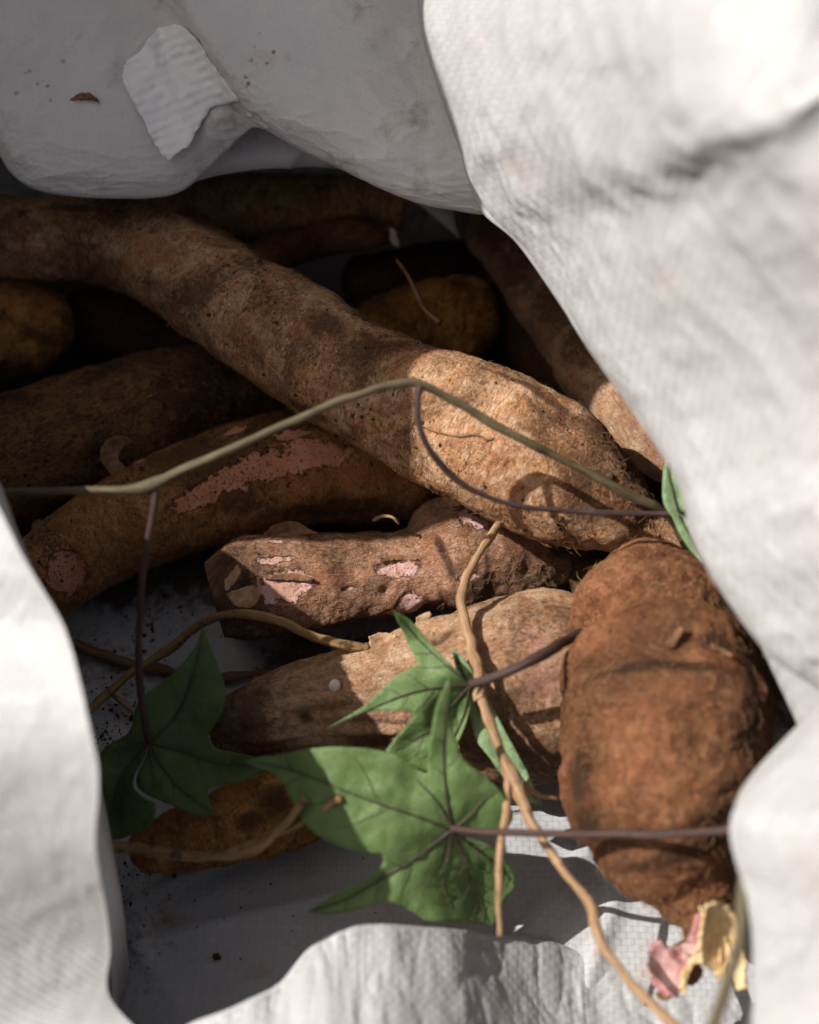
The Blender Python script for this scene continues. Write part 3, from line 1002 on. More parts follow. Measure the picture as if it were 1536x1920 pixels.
def add_hairs(key, count, ln, seed):
    t = TUB[key]
    rng = np.random.default_rng(seed + 900)
    dens = fbm(t['W'] * 45, 2, seed + 77) + 0.35
    cand = np.where(t['facing'] & (dens > 0))[0]
    ids = rng.choice(cand, min(count, len(cand)), replace=False)
    nn = t['D'][ids]
    tt = t['T'][ids]
    bb = np.cross(nn, tt)
    ang = rng.normal(1.2, 0.7, len(ids)) * np.where(rng.random(len(ids)) < 0.5, 1, -1)
    dirs = tt * np.cos(ang)[:, None] + bb * np.sin(ang)[:, None]
    lens = ln * rng.uniform(0.3, 1.3, len(ids))
    V, F = hair_mesh(t['W'][ids] - nn * 0.0002, dirs, nn, lens, 0.00013)
    mk('root_hairs', V, F, M['hair'], t['obj'], kind='stuff')


# main root lying across the heap
cassava('A', 'long tan cassava root lying across the whole heap, half of it sunlit',
        [(-90, 428, 0.082, 72), (40, 445, 0.084, 74), (160, 447, 0.086, 76), (260, 470, 0.088, 86), (350, 512, 0.090, 97), (470, 590, 0.093, 106), (600, 668, 0.095, 112), (720, 735, 0.096, 114), (850, 795, 0.096, 128), (970, 850, 0.094, 138), (1070, 905, 0.090, 124), (1145, 957, 0.084, 92), (1195, 995, 0.078, 58), (1255, 1032, 0.074, 46), (1300, 1060, 0.07, 40)],
        M['main'], seed=1, stains=((400, 425, 120, 40, 0), (520, 480, 120, 40, 0), (610, 610, 60, 40, 0), (575, 770, 60, 22, 0), (700, 600, 60, 30, 0), (1000, 728, 120, 14, 0), (1190, 890, 40, 40, 0), (130, 390, 70, 16, 0), (40, 400, 12, 12, 0), (430, 690, 40, 20, 0)), ruddy=((290, 470, 80, 30, 0.2), (380, 520, 40, 30, 0), (650, 560, 40, 20, 0), (760, 760, 18, 34, 0), (850, 830, 30, 16, 0), (900, 905, 26, 16, 0), (45, 450, 14, 40, 0)), lump=0.09, fine=0.010, rings=((0.16, 0.03, 0.003), (0.52, 0.03, 0.004), (0.40, 0.02, 0.003)), hairs=1700, hair_len=0.006, nth=220, ring_step=0.0008,
        dents=((760, 460, 60, 0.002), (900, 760, 40, 0.002), (1050, 800, 60, 0.0015)))
cassava('B', 'blurred yellow-brown cassava root under the upper flap with a pale cut end',
        [(120, 430, 0.062, 62), (260, 410, 0.062, 64), (400, 396, 0.062, 66), (550, 388, 0.062, 62), (670, 380, 0.062, 56), (730, 384, 0.062, 50), (762, 390, 0.062, 44)],
        M['far'], ends=('round', 'cut'), seed=2, lump=0.08, nth=110, ring_step=0.0014, rings=((0.8, 0.06, 0.004),))
cassava('C', 'small dark cassava root with a torn whitish tip beside the blurred root',
        [(430, 520, 0.062, 40), (520, 472, 0.064, 38), (600, 450, 0.066, 34), (660, 440, 0.068, 34), (705, 440, 0.068, 26), (735, 446, 0.066, 14)],
        M['rust'], seed=3, lump=0.14, nth=90, ring_step=0.001)
cassava('D', 'short knobbly cassava root in the dark gap behind the long root',
        [(650, 640, 0.028, 60), (740, 628, 0.032, 84), (820, 612, 0.034, 92), (890, 612, 0.034, 84), (935, 625, 0.03, 60)],
        M['back'], seed=4, lump=0.3, nth=100, ring_step=0.0012, dents=((745, 560, 40, 0.006), (790, 545, 25, 0.004)))
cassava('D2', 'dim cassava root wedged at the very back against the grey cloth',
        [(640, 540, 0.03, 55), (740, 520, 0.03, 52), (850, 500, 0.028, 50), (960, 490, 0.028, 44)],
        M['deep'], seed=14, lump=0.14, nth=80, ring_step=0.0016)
cassava('E', 'cassava root slanting under the right cloth edge, dark above and sunlit orange-tan below',
        [(900, 400, 0.06, 54), (975, 480, 0.06, 66), (1050, 580, 0.06, 74), (1120, 690, 0.062, 74), (1180, 770, 0.064, 66), (1235, 840, 0.064, 52), (1275, 895, 0.062, 36)],
        M['straw'], seed=5, stains=((930, 430, 90, 80, 0), (980, 490, 90, 80, 0), (1040, 570, 90, 80, 0), (1085, 640, 60, 60, 0), (1105, 665, 30, 40, 0)), ruddy=((1240, 850, 40, 30, 0), (1190, 790, 20, 20, 0)), lump=0.09, nth=120, ring_step=0.001, rings=((0.55, 0.08, 0.004),))  # stains on this root paint shade over its upper part
cassava('F', 'rounded knotty end of a cassava root against the left cloth above the bark-dark root',
        [(-130, 640, 0.04, 84), (-40, 628, 0.042, 90), (40, 618, 0.044, 88), (95, 622, 0.044, 76), (135, 640, 0.042, 60)],
        M['back'], seed=6, lump=0.26, nth=110, ring_step=0.0012, dents=((70, 560, 22, 0.006), (45, 640, 26, 0.007), (10, 600, 20, 0.003), (95, 600, 18, 0.003)))
cassava('G', 'thick dark bark-skinned cassava root running under the long root',
        [(-100, 905, 0.036, 128), (0, 875, 0.036, 132), (120, 838, 0.036, 130), (260, 792, 0.036, 122), (400, 750, 0.034, 108), (520, 725, 0.032, 92), (620, 715, 0.03, 70)],
        M['dark'], seed=7, lump=0.10, fine=0.02, nth=170, ring_step=0.001, hairs=700, hair_len=0.004)
cassava('H', 'orange-tan cassava root with a long peeled pink strip below the vine',
        [(-10, 1140, 0.03, 62), (60, 1092, 0.031, 80), (150, 1035, 0.033, 90), (280, 968, 0.036, 100), (400, 918, 0.037, 108), (520, 888, 0.037, 112), (640, 880, 0.035, 104), (740, 893, 0.032, 84), (830, 915, 0.03, 56)],
        M['pink'], seed=8, stains=((640, 950, 160, 34, 0), (350, 1050, 120, 22, 0), (200, 1120, 60, 20, 0), (420, 790, 90, 18, 0), (250, 860, 50, 20, 0)), ruddy=((700, 890, 80, 40, 0), (560, 900, 100, 24, 0)), lump=0.09, nth=170, ring_step=0.0009, hairs=900, hair_len=0.005,
        patches=((375, 930, 66, 20, 0.12), (500, 880, 110, 28, 0.05), (590, 850, 70, 30, -0.1), (440, 805, 24, 16, 0), (125, 1075, 36, 48, 0.1), (262, 862, 12, 14, 0), (70, 1110, 20, 22, 0), (545, 815, 40, 12, 0)))
cassava('J', 'cut cassava piece with pink peeled spots and a dark bark-like cut end',
        [(408, 1140, 0.028, 84), (450, 1128, 0.029, 104), (520, 1108, 0.030, 112), (600, 1100, 0.030, 104), (700, 1092, 0.029, 97), (780, 1078, 0.029, 101), (860, 1052, 0.030, 118), (940, 1052, 0.028, 102), (1020, 1060, 0.026, 70), (1085, 1070, 0.024, 32)],
        M['cut'], ends=('cut', 'round'), seed=9, stains=((905, 1105, 40, 40, 0), (1050, 1030, 60, 22, 0), (835, 1040, 10, 60, 0), (830, 1130, 14, 40, 0), (640, 1000, 120, 14, 0), (430, 1040, 40, 30, 0), (600, 1180, 150, 18, 0)), ruddy=((620, 1080, 60, 30, 0), (970, 1020, 40, 30, 0)), lump=0.15, nth=190, ring_step=0.0008, rings=((0.56, 0.07, 0.006), (0.74, 0.04, 0.004)), hairs=1500, hair_len=0.004, end_mat=M['bark_end'], facet=0.32,
        patches=((535, 1100, 52, 30, 0.02), (515, 1050, 30, 9, 0.0), (745, 1068, 40, 17, -0.15), (770, 1135, 32, 26, 0.1), (888, 970, 28, 24, 0), (878, 1085, 22, 8, 0), (655, 1103, 16, 4, 0.1), (735, 1150, 18, 14, 0), (520, 1012, 14, 6, 0)),
        dents=((840, 1030, 18, 0.003), (800, 1050, 14, 0.002), (720, 1110, 10, 0.002), (812, 1165, 22, 0.006), (455, 1095, 14, 0.004)))
cassava('K', 'straw-coloured broken cassava piece with a purple tinge under the twisted leaf',
        [(395, 1385, 0.022, 52), (460, 1362, 0.026, 76), (560, 1338, 0.030, 92), (680, 1322, 0.034, 110), (800, 1308, 0.037, 136), (910, 1295, 0.040, 166), (1010, 1288, 0.042, 178), (1090, 1290, 0.042, 170)],
        M['straw'], ends=('round', 'cut'), seed=10, stains=((572, 1345, 14, 14, 0), (830, 1190, 30, 18, 0), (700, 1390, 60, 30, 0)), ruddy=((1000, 1200, 60, 36, 0), (1020, 1280, 50, 50, 0), (930, 1210, 40, 20, 0), (720, 1350, 60, 20, 0)), lump=0.06, fine=0.012, nth=200, ring_step=0.0009, hairs=900, hair_len=0.004, ridge=0.09,
        dents=((570, 1345, 16, 0.004), (820, 1190, 22, 0.004)))
cassava('L', 'stout rust-brown cassava root with a snapped pink end standing by the right cloth',
        [(1234, 1058, 0.078, 66), (1232, 1100, 0.081, 116), (1232, 1155, 0.084, 154), (1240, 1230, 0.088, 178), (1250, 1320, 0.088, 193), (1246, 1420, 0.084, 192), (1246, 1500, 0.078, 178), (1262, 1575, 0.070, 142), (1296, 1645, 0.062, 98), (1326, 1700, 0.056, 66), (1345, 1740, 0.052, 50), (1355, 1765, 0.05, 36)],
        M['rust'], ends=('round', 'cut'), seed=11, stains=((1085, 1460, 60, 50, 0), (1100, 1540, 40, 50, 0), (1250, 1243, 11, 170, 0), (1345, 1208, 20, 40, 0), (1410, 1320, 160, 30, 0), (1290, 1595, 20, 120, 0)), ruddy=((1180, 1180, 60, 60, 0), (1230, 1320, 60, 80, 0), (1210, 1420, 50, 50, 0)), lump=0.11, fine=0.018, nth=220, ring_step=0.0009, rings=((0.265, 0.26, 0.0070), (0.33, -0.05, 0.012), (0.58, 0.03, 0.003), (0.72, 0.07, 0.004), (0.40, 0.03, 0.003), (0.86, 0.08, 0.004)), hairs=1300, hair_len=0.007, cap=(0.8, 0.9), end_mat=M['flesh'],
        dents=((1290, 1215, 30, 0.003), (1090, 1470, 40, 0.003), (1300, 1400, 30, 0.002), (1180, 1360, 30, 0.0015)))
cassava('M', 'small dark-spotted cassava piece in the shade under the deep green leaf',
        [(240, 1600, 0.018, 40), (320, 1578, 0.020, 60), (420, 1550, 0.022, 76), (510, 1526, 0.023, 80), (580, 1512, 0.022, 66), (640, 1505, 0.02, 46)],
        M['back'], seed=12, stains=((520, 1500, 40, 30, 0), (470, 1540, 30, 20, 0), (545, 1540, 24, 24, 0)), lump=0.22, nth=110, ring_step=0.001)

cassava('N1', 'added cassava root darkened to fill the gap between the knotty end and the bark-dark root',
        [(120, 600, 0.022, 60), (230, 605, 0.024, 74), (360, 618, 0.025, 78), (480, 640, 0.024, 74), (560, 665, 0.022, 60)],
        M['deep'], seed=15, lump=0.25, nth=90, ring_step=0.0016)  # added root, its dark skin stands for shade in the gap
cassava('N2', 'added cassava root darkened to fill the gap between the long root and the right cloth',
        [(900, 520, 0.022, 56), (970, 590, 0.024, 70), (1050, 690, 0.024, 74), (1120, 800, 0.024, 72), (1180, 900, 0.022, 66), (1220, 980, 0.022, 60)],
        M['deep'], seed=16, lump=0.12, nth=90, ring_step=0.0016)  # gap filler added to hide pale floor, shade painted in its skin
cassava('N3', 'added short cassava root darkened to fill the hollow under the necked end of the long root',
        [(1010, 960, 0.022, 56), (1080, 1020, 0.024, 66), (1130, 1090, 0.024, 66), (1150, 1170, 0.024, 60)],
        M['deep'], seed=17, lump=0.12, nth=90, ring_step=0.0016)  # added to blacken the hollow, shade is in the skin colour

# pale broken tip of the small root, torn skin flakes
def flake(parent, outline, d, mat, label=None, curl=0.003, tilt=(0.0, 0.0), solid=0.0007, name='skin_flake', jag=0.8, step=4.0):
    c = np.mean([p[:2] for p in outline], 0)
    sd = int(abs(c[0] * 7 + c[1] * 13)) % 1000

    def surf(q, vd):
        u = (q - c)
        dd = d + tilt[0] * u[:, 0] * 1e-4 + tilt[1] * u[:, 1] * 1e-4 - curl * (u[:, 0] ** 2 + 0.4 * u[:, 1] ** 2) / 900.0
        dd = dd + 0.0012 * fbm(np.column_stack([q * 0.05, np.zeros(len(q))]), 3, sd)
        return np.array([at(a, b, e) for (a, b), e in zip(q, dd)])
    return lamina(name, outline, surf, mat, parent, step=step, solid=solid, jag=jag, label=label)


def surf_depth(key, px, py):
    t = TUB[key]
    i = t['sid'](px, py)
    return float((t['W'][i] - CAM) @ FWD)


def skin_flake(key, outline, mat, lift=0.002, **kw):
    c = np.mean([p[:2] for p in outline], 0)
    return flake(TUB[key]['obj'], outline, surf_depth(key, *c) - lift, mat, **kw)


skin_flake('C', [(722, 425), (742, 432), (748, 462), (735, 455), (728, 442)], M['pale_end'], 0.001, name='torn_tip')
skin_flake('J', [(422, 1090), (436, 1070), (446, 1060), (450, 1075), (440, 1092), (425, 1106)], M['flake'], 0.005, curl=0.006)
skin_flake('J', [(425, 1112), (445, 1106), (470, 1098), (488, 1104), (486, 1125), (470, 1140), (442, 1136), (430, 1122)], M['flake'], 0.004, curl=-0.003, tilt=(0.3, 0.3))
skin_flake('J', [(495, 1003), (515, 985), (553, 978), (580, 992), (594, 1000), (560, 1004), (530, 1010)], M['flake_dark'], 0.002)
skin_flake('J', [(815, 938), (840, 931), (880, 934), (884, 942), (850, 950), (822, 950)], M['flake'], 0.003)
skin_flake('J', [(497, 1078), (545, 1075), (582, 1082), (578, 1090), (530, 1088), (500, 1086)], M['flake_dark'], 0.0018, curl=0.001)
skin_flake('J', [(712, 1045), (745, 1040), (775, 1044), (778, 1050), (740, 1050), (716, 1054)], M['flake_dark'], 0.0016, curl=0.001)
skin_flake('J', [(782, 1158), (800, 1146), (808, 1152), (800, 1172), (790, 1186), (778, 1180)], M['flake'], 0.002)
skin_flake('K', [(694, 1194), (712, 1186), (738, 1190), (742, 1208), (720, 1218), (696, 1212)], M['flake'], 0.002)
skin_flake('H', [(192, 838), (205, 822), (232, 818), (246, 828), (232, 838), (222, 860), (236, 880), (215, 896), (200, 880), (190, 858)], M['flake_dark'], 0.004, curl=0.004)
skin_flake('H', [(60, 980), (72, 974), (84, 984), (78, 996), (62, 1004)], M['flake_dark'], 0.002)
skin_flake('L', [(1250, 1205), (1276, 1176), (1282, 1182), (1262, 1214)], M['flake_dark'], 0.002)
skin_flake('L', [(1336, 1205), (1372, 1226), (1368, 1232), (1334, 1216)], M['flake_dark'], 0.002)

# snapped end of the stout root: pink flesh and straw-like fibres
LO = TUB['L']['obj']
dL = 0.70
flake(LO, [(1305, 1702), (1340, 1698), (1345, 1740), (1322, 1775), (1296, 1790), (1290, 1760), (1300, 1730)], dL - 0.006, M['flesh'], name='torn_flesh', curl=-0.004, solid=0.003, jag=2.0, label='pink flesh of the snapped end')
flake(LO, [(1226, 1778), (1240, 1768), (1256, 1785), (1285, 1792), (1290, 1815), (1275, 1850), (1262, 1868), (1240, 1862), (1224, 1835), (1219, 1800)], dL - 0.004, M['flesh'], name='torn_flesh', curl=0.002, tilt=(-0.8, 0.3), solid=0.002, jag=2.0, label='pink curled flake of flesh')
flake(LO, [(1258, 1782), (1290, 1770), (1312, 1774), (1300, 1792), (1270, 1800)], dL - 0.008, M['flesh'], name='torn_flesh', curl=0.004, solid=0.0025)
flake(LO, [(1232, 1862), (1262, 1866), (1268, 1856), (1256, 1874), (1240, 1876)], dL - 0.004, M['flake_dark'], name='torn_skin', solid=0.0015)
flake(LO, [(1286, 1712), (1312, 1700), (1330, 1740), (1318, 1790), (1290, 1804), (1262, 1786), (1280, 1760)], dL + 0.004, M['flake_dark'], name='torn_skin', solid=0.0015, jag=2.0)
flake(LO, [(1290, 1805), (1312, 1810), (1316, 1830), (1300, 1848), (1290, 1840)], dL - 0.003, M['rust'] if False else M['flake_dark'], name='torn_skin', solid=0.0015)
flake(LO, [(1322, 1706, 1), (1345, 1696), (1372, 1712), (1386, 1750), (1394, 1800), (1396, 1850, 1), (1381, 1856, 1), (1374, 1822), (1364, 1800, 1), (1351, 1838, 1), (1338, 1818), (1318, 1806, 1), (1314, 1770), (1319, 1735)], dL - 0.012, M['fibre'], name='torn_fibre', curl=0.004, tilt=(0.3, 0.2), solid=0.0015, jag=1.6, label='straw-coloured torn fibres of the snapped end')
flake(LO, [(1322, 1796, 1), (1302, 1812), (1291, 1830), (1286, 1864, 1), (1277, 1856, 1), (1281, 1825), (1294, 1804), (1312, 1786, 1)], dL - 0.013, M['fibre'], name='torn_fibre', curl=0.003, solid=0.0015, jag=1.4)
for k, (pts, r) in enumerate((
        ([(1332, 1700), (1326, 1745), (1322, 1800)], 5), ([(1342, 1700), (1338, 1760), (1334, 1815)], 5), ([(1352, 1702), (1350, 1750), (1347, 1836)], 5),
        ([(1364, 1706), (1366, 1760), (1378, 1835)], 5), ([(1374, 1716), (1381, 1775), (1392, 1852)], 5), ([(1370, 1712), (1360, 1750), (1362, 1800)], 4), ([(1310, 1700), (1316, 1740), (1300, 1800)], 3))):
    P = px_path([(x, y, dL - 0.014 - 0.002 * math.sin(i * 1.3 + k), r * (1 - 0.25 * i)) for i, (x, y) in enumerate(pts)])
    tube_pts('torn_fibre', P, M['fibre'], LO, step=0.0012, nth=8, rough=0.8, seed=k + 31, squash=0.6)

# ------------------------------------------------------------------ leaves
def leaf_surface(base, d0, gx, gy, seed, amp=0.006, quilt=0.0016, bends=()):
    bx, by = base

    def surf(q, vd):
        q = np.asarray(q, float)
        ux, uy = q[:, 0] - bx, q[:, 1] - by
        d = d0 + gx * ux * 1e-4 + gy * uy * 1e-4
        d = d + amp * fbm(np.column_stack([q * 0.008, np.full(len(q), seed * 1.3)]), 2, seed)
        d = d - quilt * (1 - np.exp(-vd / 22.0)) + 0.0011 * fbm(np.column_stack([q * 0.035, np.full(len(q), seed * 2.3)]), 2, seed + 4)
        for (cx, cy, rad, h) in bends:
            d = d + h * np.exp(-((q[:, 0] - cx) ** 2 + (q[:, 1] - cy) ** 2) / rad ** 2)
        r = FWD[None, :] + ((q[:, 0] - 768) * K)[:, None] * RIGHT + ((960 - q[:, 1]) * K)[:, None] * UP
        return CAM + d[:, None] * r
    return surf


# deep green leaf on the arching vine
vine = thing('trailing_vine', 'thin olive vine arching over the roots and carrying the deep green leaf', 'vine', atz(290, 1400, 0.04))
V1 = px_path([(-120, 930, 0.7350, 11), (0, 925, 0.7250, 11), (150, 919, 0.7180, 11), (250, 915, 0.7130, 11), (300, 903, 0.7120, 12), (345, 880, 0.7110, 12), (470, 826, 0.7073, 11.5), (600, 770, 0.7077, 11.5), (700, 728, 0.7090, 11),
              (752, 719, 0.7107, 11), (790, 722, 0.7120, 11), (850, 750, 0.7160, 11), (960, 812, 0.7203, 11), (1080, 874, 0.7283, 11), (1180, 928, 0.7350, 11), (1240, 958, 0.7410, 11), (1275, 1000, 0.7500, 11), (1300, 1050, 0.7550, 11)], 0.72)
tube_pts('stem', V1, M['vine'], vine, step=0.0018, nth=14, rough=0.10, seed=3, nodes=((0.262, 0.45, 0.006), (0.57, 0.35, 0.005)))
V1b = px_path([(786, 722, 0.7109, 10), (782, 745, 0.7107, 9.5), (786, 790, 0.7119, 8.5), (808, 845, 0.7156, 8), (850, 893, 0.7220, 7.5), (905, 927, 0.7252, 7), (980, 950, 0.7287, 7), (1080, 959, 0.7313, 7), (1180, 962, 0.7320, 7), (1262, 964, 0.7323, 8)], 0.78)
tube_pts('petiole', V1b, M['purple'], vine, step=0.0018, nth=12, rough=0.06, seed=5)
V2 = px_path([(292, 905, 0.712, 11), (288, 950, 0.714, 9.5), (276, 1020, 0.718, 9), (264, 1110, 0.724, 9), (261, 1200, 0.73, 9), (264, 1290, 0.738, 9), (274, 1360, 0.744, 9), (282, 1393, 0.748, 8)], 0.74)
tube_pts('petiole', V2, M['purple'], vine, step=0.0018, nth=12, rough=0.06, seed=6)
L1 = [(380, 1173, 1), (391, 1202), (407, 1243), (419, 1273), (423, 1309), (417, 1336), (399, 1363), (392, 1382), (405, 1402), (437, 1410), (478, 1420), (505, 1432, 1), (489, 1450), (451, 1464), (410, 1473), (391, 1480), (394, 1502), (406, 1530, 1),
      (374, 1529), (341, 1518), (300, 1501), (270, 1487), (256, 1470), (259, 1448), (272, 1423), (281, 1394, 1), (269, 1426), (254, 1450), (251, 1476), (268, 1494), (292, 1509), (281, 1546), (240, 1568), (196, 1577, 1), (179, 1541), (192, 1503), (189, 1445), (186, 1415, 1),
      (205, 1396), (237, 1377), (249, 1355), (255, 1325), (273, 1300), (298, 1284), (320, 1265), (347, 1237), (369, 1207)]
L1v = [[(283, 1393), (330, 1345), (355, 1290), (372, 1230), (379, 1180)], [(283, 1393), (340, 1406), (385, 1425), (440, 1435), (495, 1437)], [(283, 1395), (300, 1430), (340, 1480), (396, 1522)], [(281, 1396), (283, 1430), (290, 1480)], [(281, 1396), (250, 1400), (195, 1416)], [(279, 1398), (240, 1440), (215, 1500), (200, 1565)]]
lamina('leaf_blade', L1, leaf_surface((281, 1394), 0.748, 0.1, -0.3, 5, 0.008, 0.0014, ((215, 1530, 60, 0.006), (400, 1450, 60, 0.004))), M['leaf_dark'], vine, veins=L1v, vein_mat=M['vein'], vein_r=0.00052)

# large leaf, half lit
lf = thing('sweet_potato_leaf', 'large lobed green leaf half in shade with a long mauve stalk', 'leaf', atz(850, 1560, 0.06), 'lobed leaves lying on the roots')
L2 = [(843, 1266, 1), (848, 1295), (845, 1328), (847, 1360), (856, 1388), (863, 1414), (880, 1434), (913, 1458), (947, 1495), (962, 1526), (953, 1550), (925, 1562), (885, 1559), (852, 1557, 1), (870, 1569), (903, 1579), (930, 1593), (954, 1617), (967, 1654), (946, 1692), (932, 1715), (927, 1737, 1),
      (893, 1731), (852, 1729), (802, 1727), (785, 1717), (751, 1697), (724, 1690), (697, 1699), (656, 1709), (615, 1715), (576, 1710, 1), (632, 1675), (683, 1648), (713, 1627), (718, 1606), (697, 1601), (656, 1593), (615, 1577), (582, 1556), (561, 1529), (544, 1495), (531, 1468), (507, 1448), (480, 1438), (462, 1427, 1),
      (490, 1419), (521, 1417), (565, 1407), (615, 1401), (666, 1402), (710, 1407), (751, 1421), (798, 1450), (803, 1425), (807, 1385), (813, 1344), (821, 1315), (833, 1289)]
L2v = [[(847, 1556), (780, 1530), (700, 1503), (620, 1472), (550, 1445), (470, 1428)], [(847, 1555), (838, 1500), (832, 1440), (831, 1380), (836, 1320), (842, 1272)], [(850, 1554), (880, 1530), (905, 1500), (930, 1480)], [(846, 1557), (790, 1600), (720, 1645), (650, 1685), (584, 1708)], [(847, 1558), (838, 1610), (825, 1645), (840, 1700)], [(849, 1558), (870, 1610), (890, 1670), (910, 1725)], [(850, 1557), (890, 1590), (930, 1620), (958, 1650)], [(848, 1553), (820, 1505), (780, 1460)]]
lamina('leaf_blade', L2, leaf_surface((850, 1556), 0.706, 0.05, 0.06, 8, 0.006, 0.0016, ((840, 1300, 90, -0.012), (500, 1430, 90, 0.012), (600, 1700, 90, 0.008), (985, 1715, 150, 0.030))), M['leaf'], lf, veins=L2v, vein_mat=M['vein'], vein_r=0.00052)
tube_pts('petiole', px_path([(846, 1556, 0.703, 10), (880, 1558, 0.700, 9), (950, 1560, 0.694, 8.5), (1060, 1563, 0.686, 9), (1180, 1565, 0.674, 10), (1290, 1562, 0.664, 11), (1380, 1556, 0.658, 12), (1480, 1548, 0.655, 12)], 0.8), M['petiole'], lf, step=0.002, nth=12, rough=0.06, seed=9)

# twisted leaf with upright point
lf = thing('sweet_potato_leaf', 'twisted green leaf with an upright point resting against the straw-coloured piece', 'leaf', atz(800, 1330, 0.07), 'lobed leaves lying on the roots')
L3 = [(737, 1144, 1), (768, 1162), (794, 1191), (820, 1220), (853, 1253), (881, 1281, 1), (883, 1308), (878, 1341), (861, 1386), (835, 1425), (800, 1446, 1), (772, 1435), (723, 1409, 1), (742, 1383), (768, 1354), (774, 1339), (762, 1331), (723, 1333), (690, 1336), (658, 1347), (612, 1366, 1),
      (663, 1336), (690, 1318), (716, 1292), (742, 1269), (768, 1253), (784, 1245), (773, 1224), (759, 1191), (747, 1168)]
L3v = [[(881, 1284), (830, 1287), (775, 1298), (710, 1322), (625, 1362)], [(881, 1283), (840, 1250), (790, 1205), (742, 1150)], [(881, 1285), (850, 1320), (800, 1370), (735, 1408)], [(881, 1286), (870, 1340), (840, 1400), (805, 1440)]]
lamina('leaf_blade', L3, leaf_surface((881, 1284), 0.722, 0.1, 0.2, 12, 0.008, 0.0018, ((760, 1180, 70, 0.010), (640, 1350, 70, 0.010), (860, 1340, 50, 0.010))), M['leaf'], lf, veins=L3v, vein_mat=M['vein'], vein_r=0.00052)
tube_pts('petiole', px_path([(880, 1284, 0.721, 9), (920, 1272, 0.718, 9.5), (980, 1245, 0.714, 10), (1035, 1216, 0.722, 10.5), (1066, 1202, 0.738, 10.5), (1100, 1186, 0.752, 10)]), M['purple'], lf, step=0.002, nth=12, rough=0.06, seed=12)

# narrow leaf behind the rootlet
lf = thing('sweet_potato_leaf', 'narrow pale green leaf blade tucked behind the tan rootlet', 'leaf', atz(950, 1430, 0.05), 'lobed leaves lying on the roots')
L4 = [(846, 1214, 1), (872, 1236), (902, 1290), (926, 1330), (955, 1385), (985, 1440), (1018, 1513, 1), (975, 1492), (940, 1452), (918, 1420), (892, 1385), (878, 1330), (862, 1280)]
L4v = [[(852, 1225), (890, 1310), (930, 1390), (975, 1455), (1012, 1508)]]
lamina('leaf_blade', L4, leaf_surface((900, 1300), 0.742, 0.3, -0.35, 15, 0.004, 0.002), M['leaf_pale'], lf, veins=L4v, vein_mat=M['vein'], vein_r=0.0005, secondary=False)

# leaf peeping out under the right cloth edge
lf = thing('sweet_potato_leaf', 'pale green leaf peeping out from under the right cloth edge', 'leaf', atz(1270, 960, 0.1), 'lobed leaves lying on the roots')
L5 = [(1256, 853), (1290, 858), (1330, 880), (1345, 920), (1310, 948), (1275, 962, 1), (1300, 985), (1320, 1020), (1318, 1058, 1), (1290, 1025), (1272, 995), (1262, 972), (1250, 955), (1243, 933), (1244, 890), (1249, 863)]
L5v = [[(1272, 960), (1262, 925), (1252, 880), (1256, 860)], [(1272, 964), (1290, 1000), (1315, 1050)]]
lamina('leaf_blade', L5, leaf_surface((1272, 960), 0.728, 0.2, 0.0, 18, 0.003, 0.0015), M['leaf_pale'], lf, veins=L5v, vein_mat=M['vein'], vein_r=0.0004, secondary=False)

# ------------------------------------------------------------------ rootlets and twigs
def twig(name, label, pts, mat, cat='twig', branches=(), rough=0.2, seed=0, group=None, nodes=(), step=0.0014):
    P = px_path(pts)
    o = thing(name, label, cat, P[len(P) // 2][:3], group)
    tube_pts('stem', P, mat, o, step=step, nth=12, rough=rough, seed=seed, nodes=nodes)
    for b in branches:
        tube_pts('branch', px_path(b), mat, o, step=0.0015, nth=9, rough=rough, seed=seed + 3)
    return o


def zpath(pts):
    return [(x, y, depth_z(x, y, z), r) for (x, y, z, r) in pts]


twig('rootlet', 'long tan rootlet hanging down past the twisted leaf over the front cloth',
     [(950, 955, 0.795, 6.4), (930, 985, 0.785, 7.2), (905, 1030, 0.775, 8.0), (880, 1075, 0.768, 8.8), (868, 1115, 0.763, 8.8), (870, 1160, 0.756, 9.6), (885, 1220, 0.744, 9.6), (898, 1275, 0.732, 10.4), (915, 1340, 0.726, 10.4), (940, 1410, 0.722, 10.4), (958, 1455, 0.718, 12.8), (985, 1515, 0.712, 10.4), (1015, 1580, 0.703, 9.6), (1060, 1635, 0.694, 9.6), (1100, 1690, 0.685, 9.6), (1116, 1745, 0.677, 9.6), (1135, 1790, 0.670, 9.6), (1190, 1850, 0.660, 9.6), (1260, 1915, 0.650, 9.6), (1330, 1990, 0.640, 8.8)],
     M['tan_root'], 'root', branches=([(957, 1455, 0.718, 9), (946, 1500, 0.712, 8), (945, 1560, 0.697, 7), (938, 1620, 0.690, 7), (936, 1690, 0.684, 6), (938, 1755, 0.68, 5)], [(962, 1462, 0.718, 6), (985, 1475, 0.722, 5), (1010, 1492, 0.726, 4), (1045, 1497, 0.73, 3)],
                                       [(897, 1285, 0.730, 8), (890, 1310, 0.728, 6), (905, 1300, 0.728, 6)]), seed=21, rough=0.25, nodes=((0.34, 0.25, 0.003), (0.50, 0.3, 0.004)))
twig('dry_twig', 'dry yellowish twig bent over the cut cassava piece and down onto the cloth floor',
     zpath([(150, 1350, 0.006, 8.2), (200, 1300, 0.008, 8.2), (260, 1253, 0.012, 9.0), (320, 1212, 0.020, 9.0), (375, 1172, 0.032, 9.0)]) + [(420, 1152, 0.806, 9.0), (470, 1149, 0.796, 9.0), (520, 1166, 0.789, 9.8), (580, 1190, 0.786, 9.8), (640, 1207, 0.786, 9.8), (690, 1215, 0.786, 9.0)],
     M['dry_twig'], seed=22, rough=0.14)
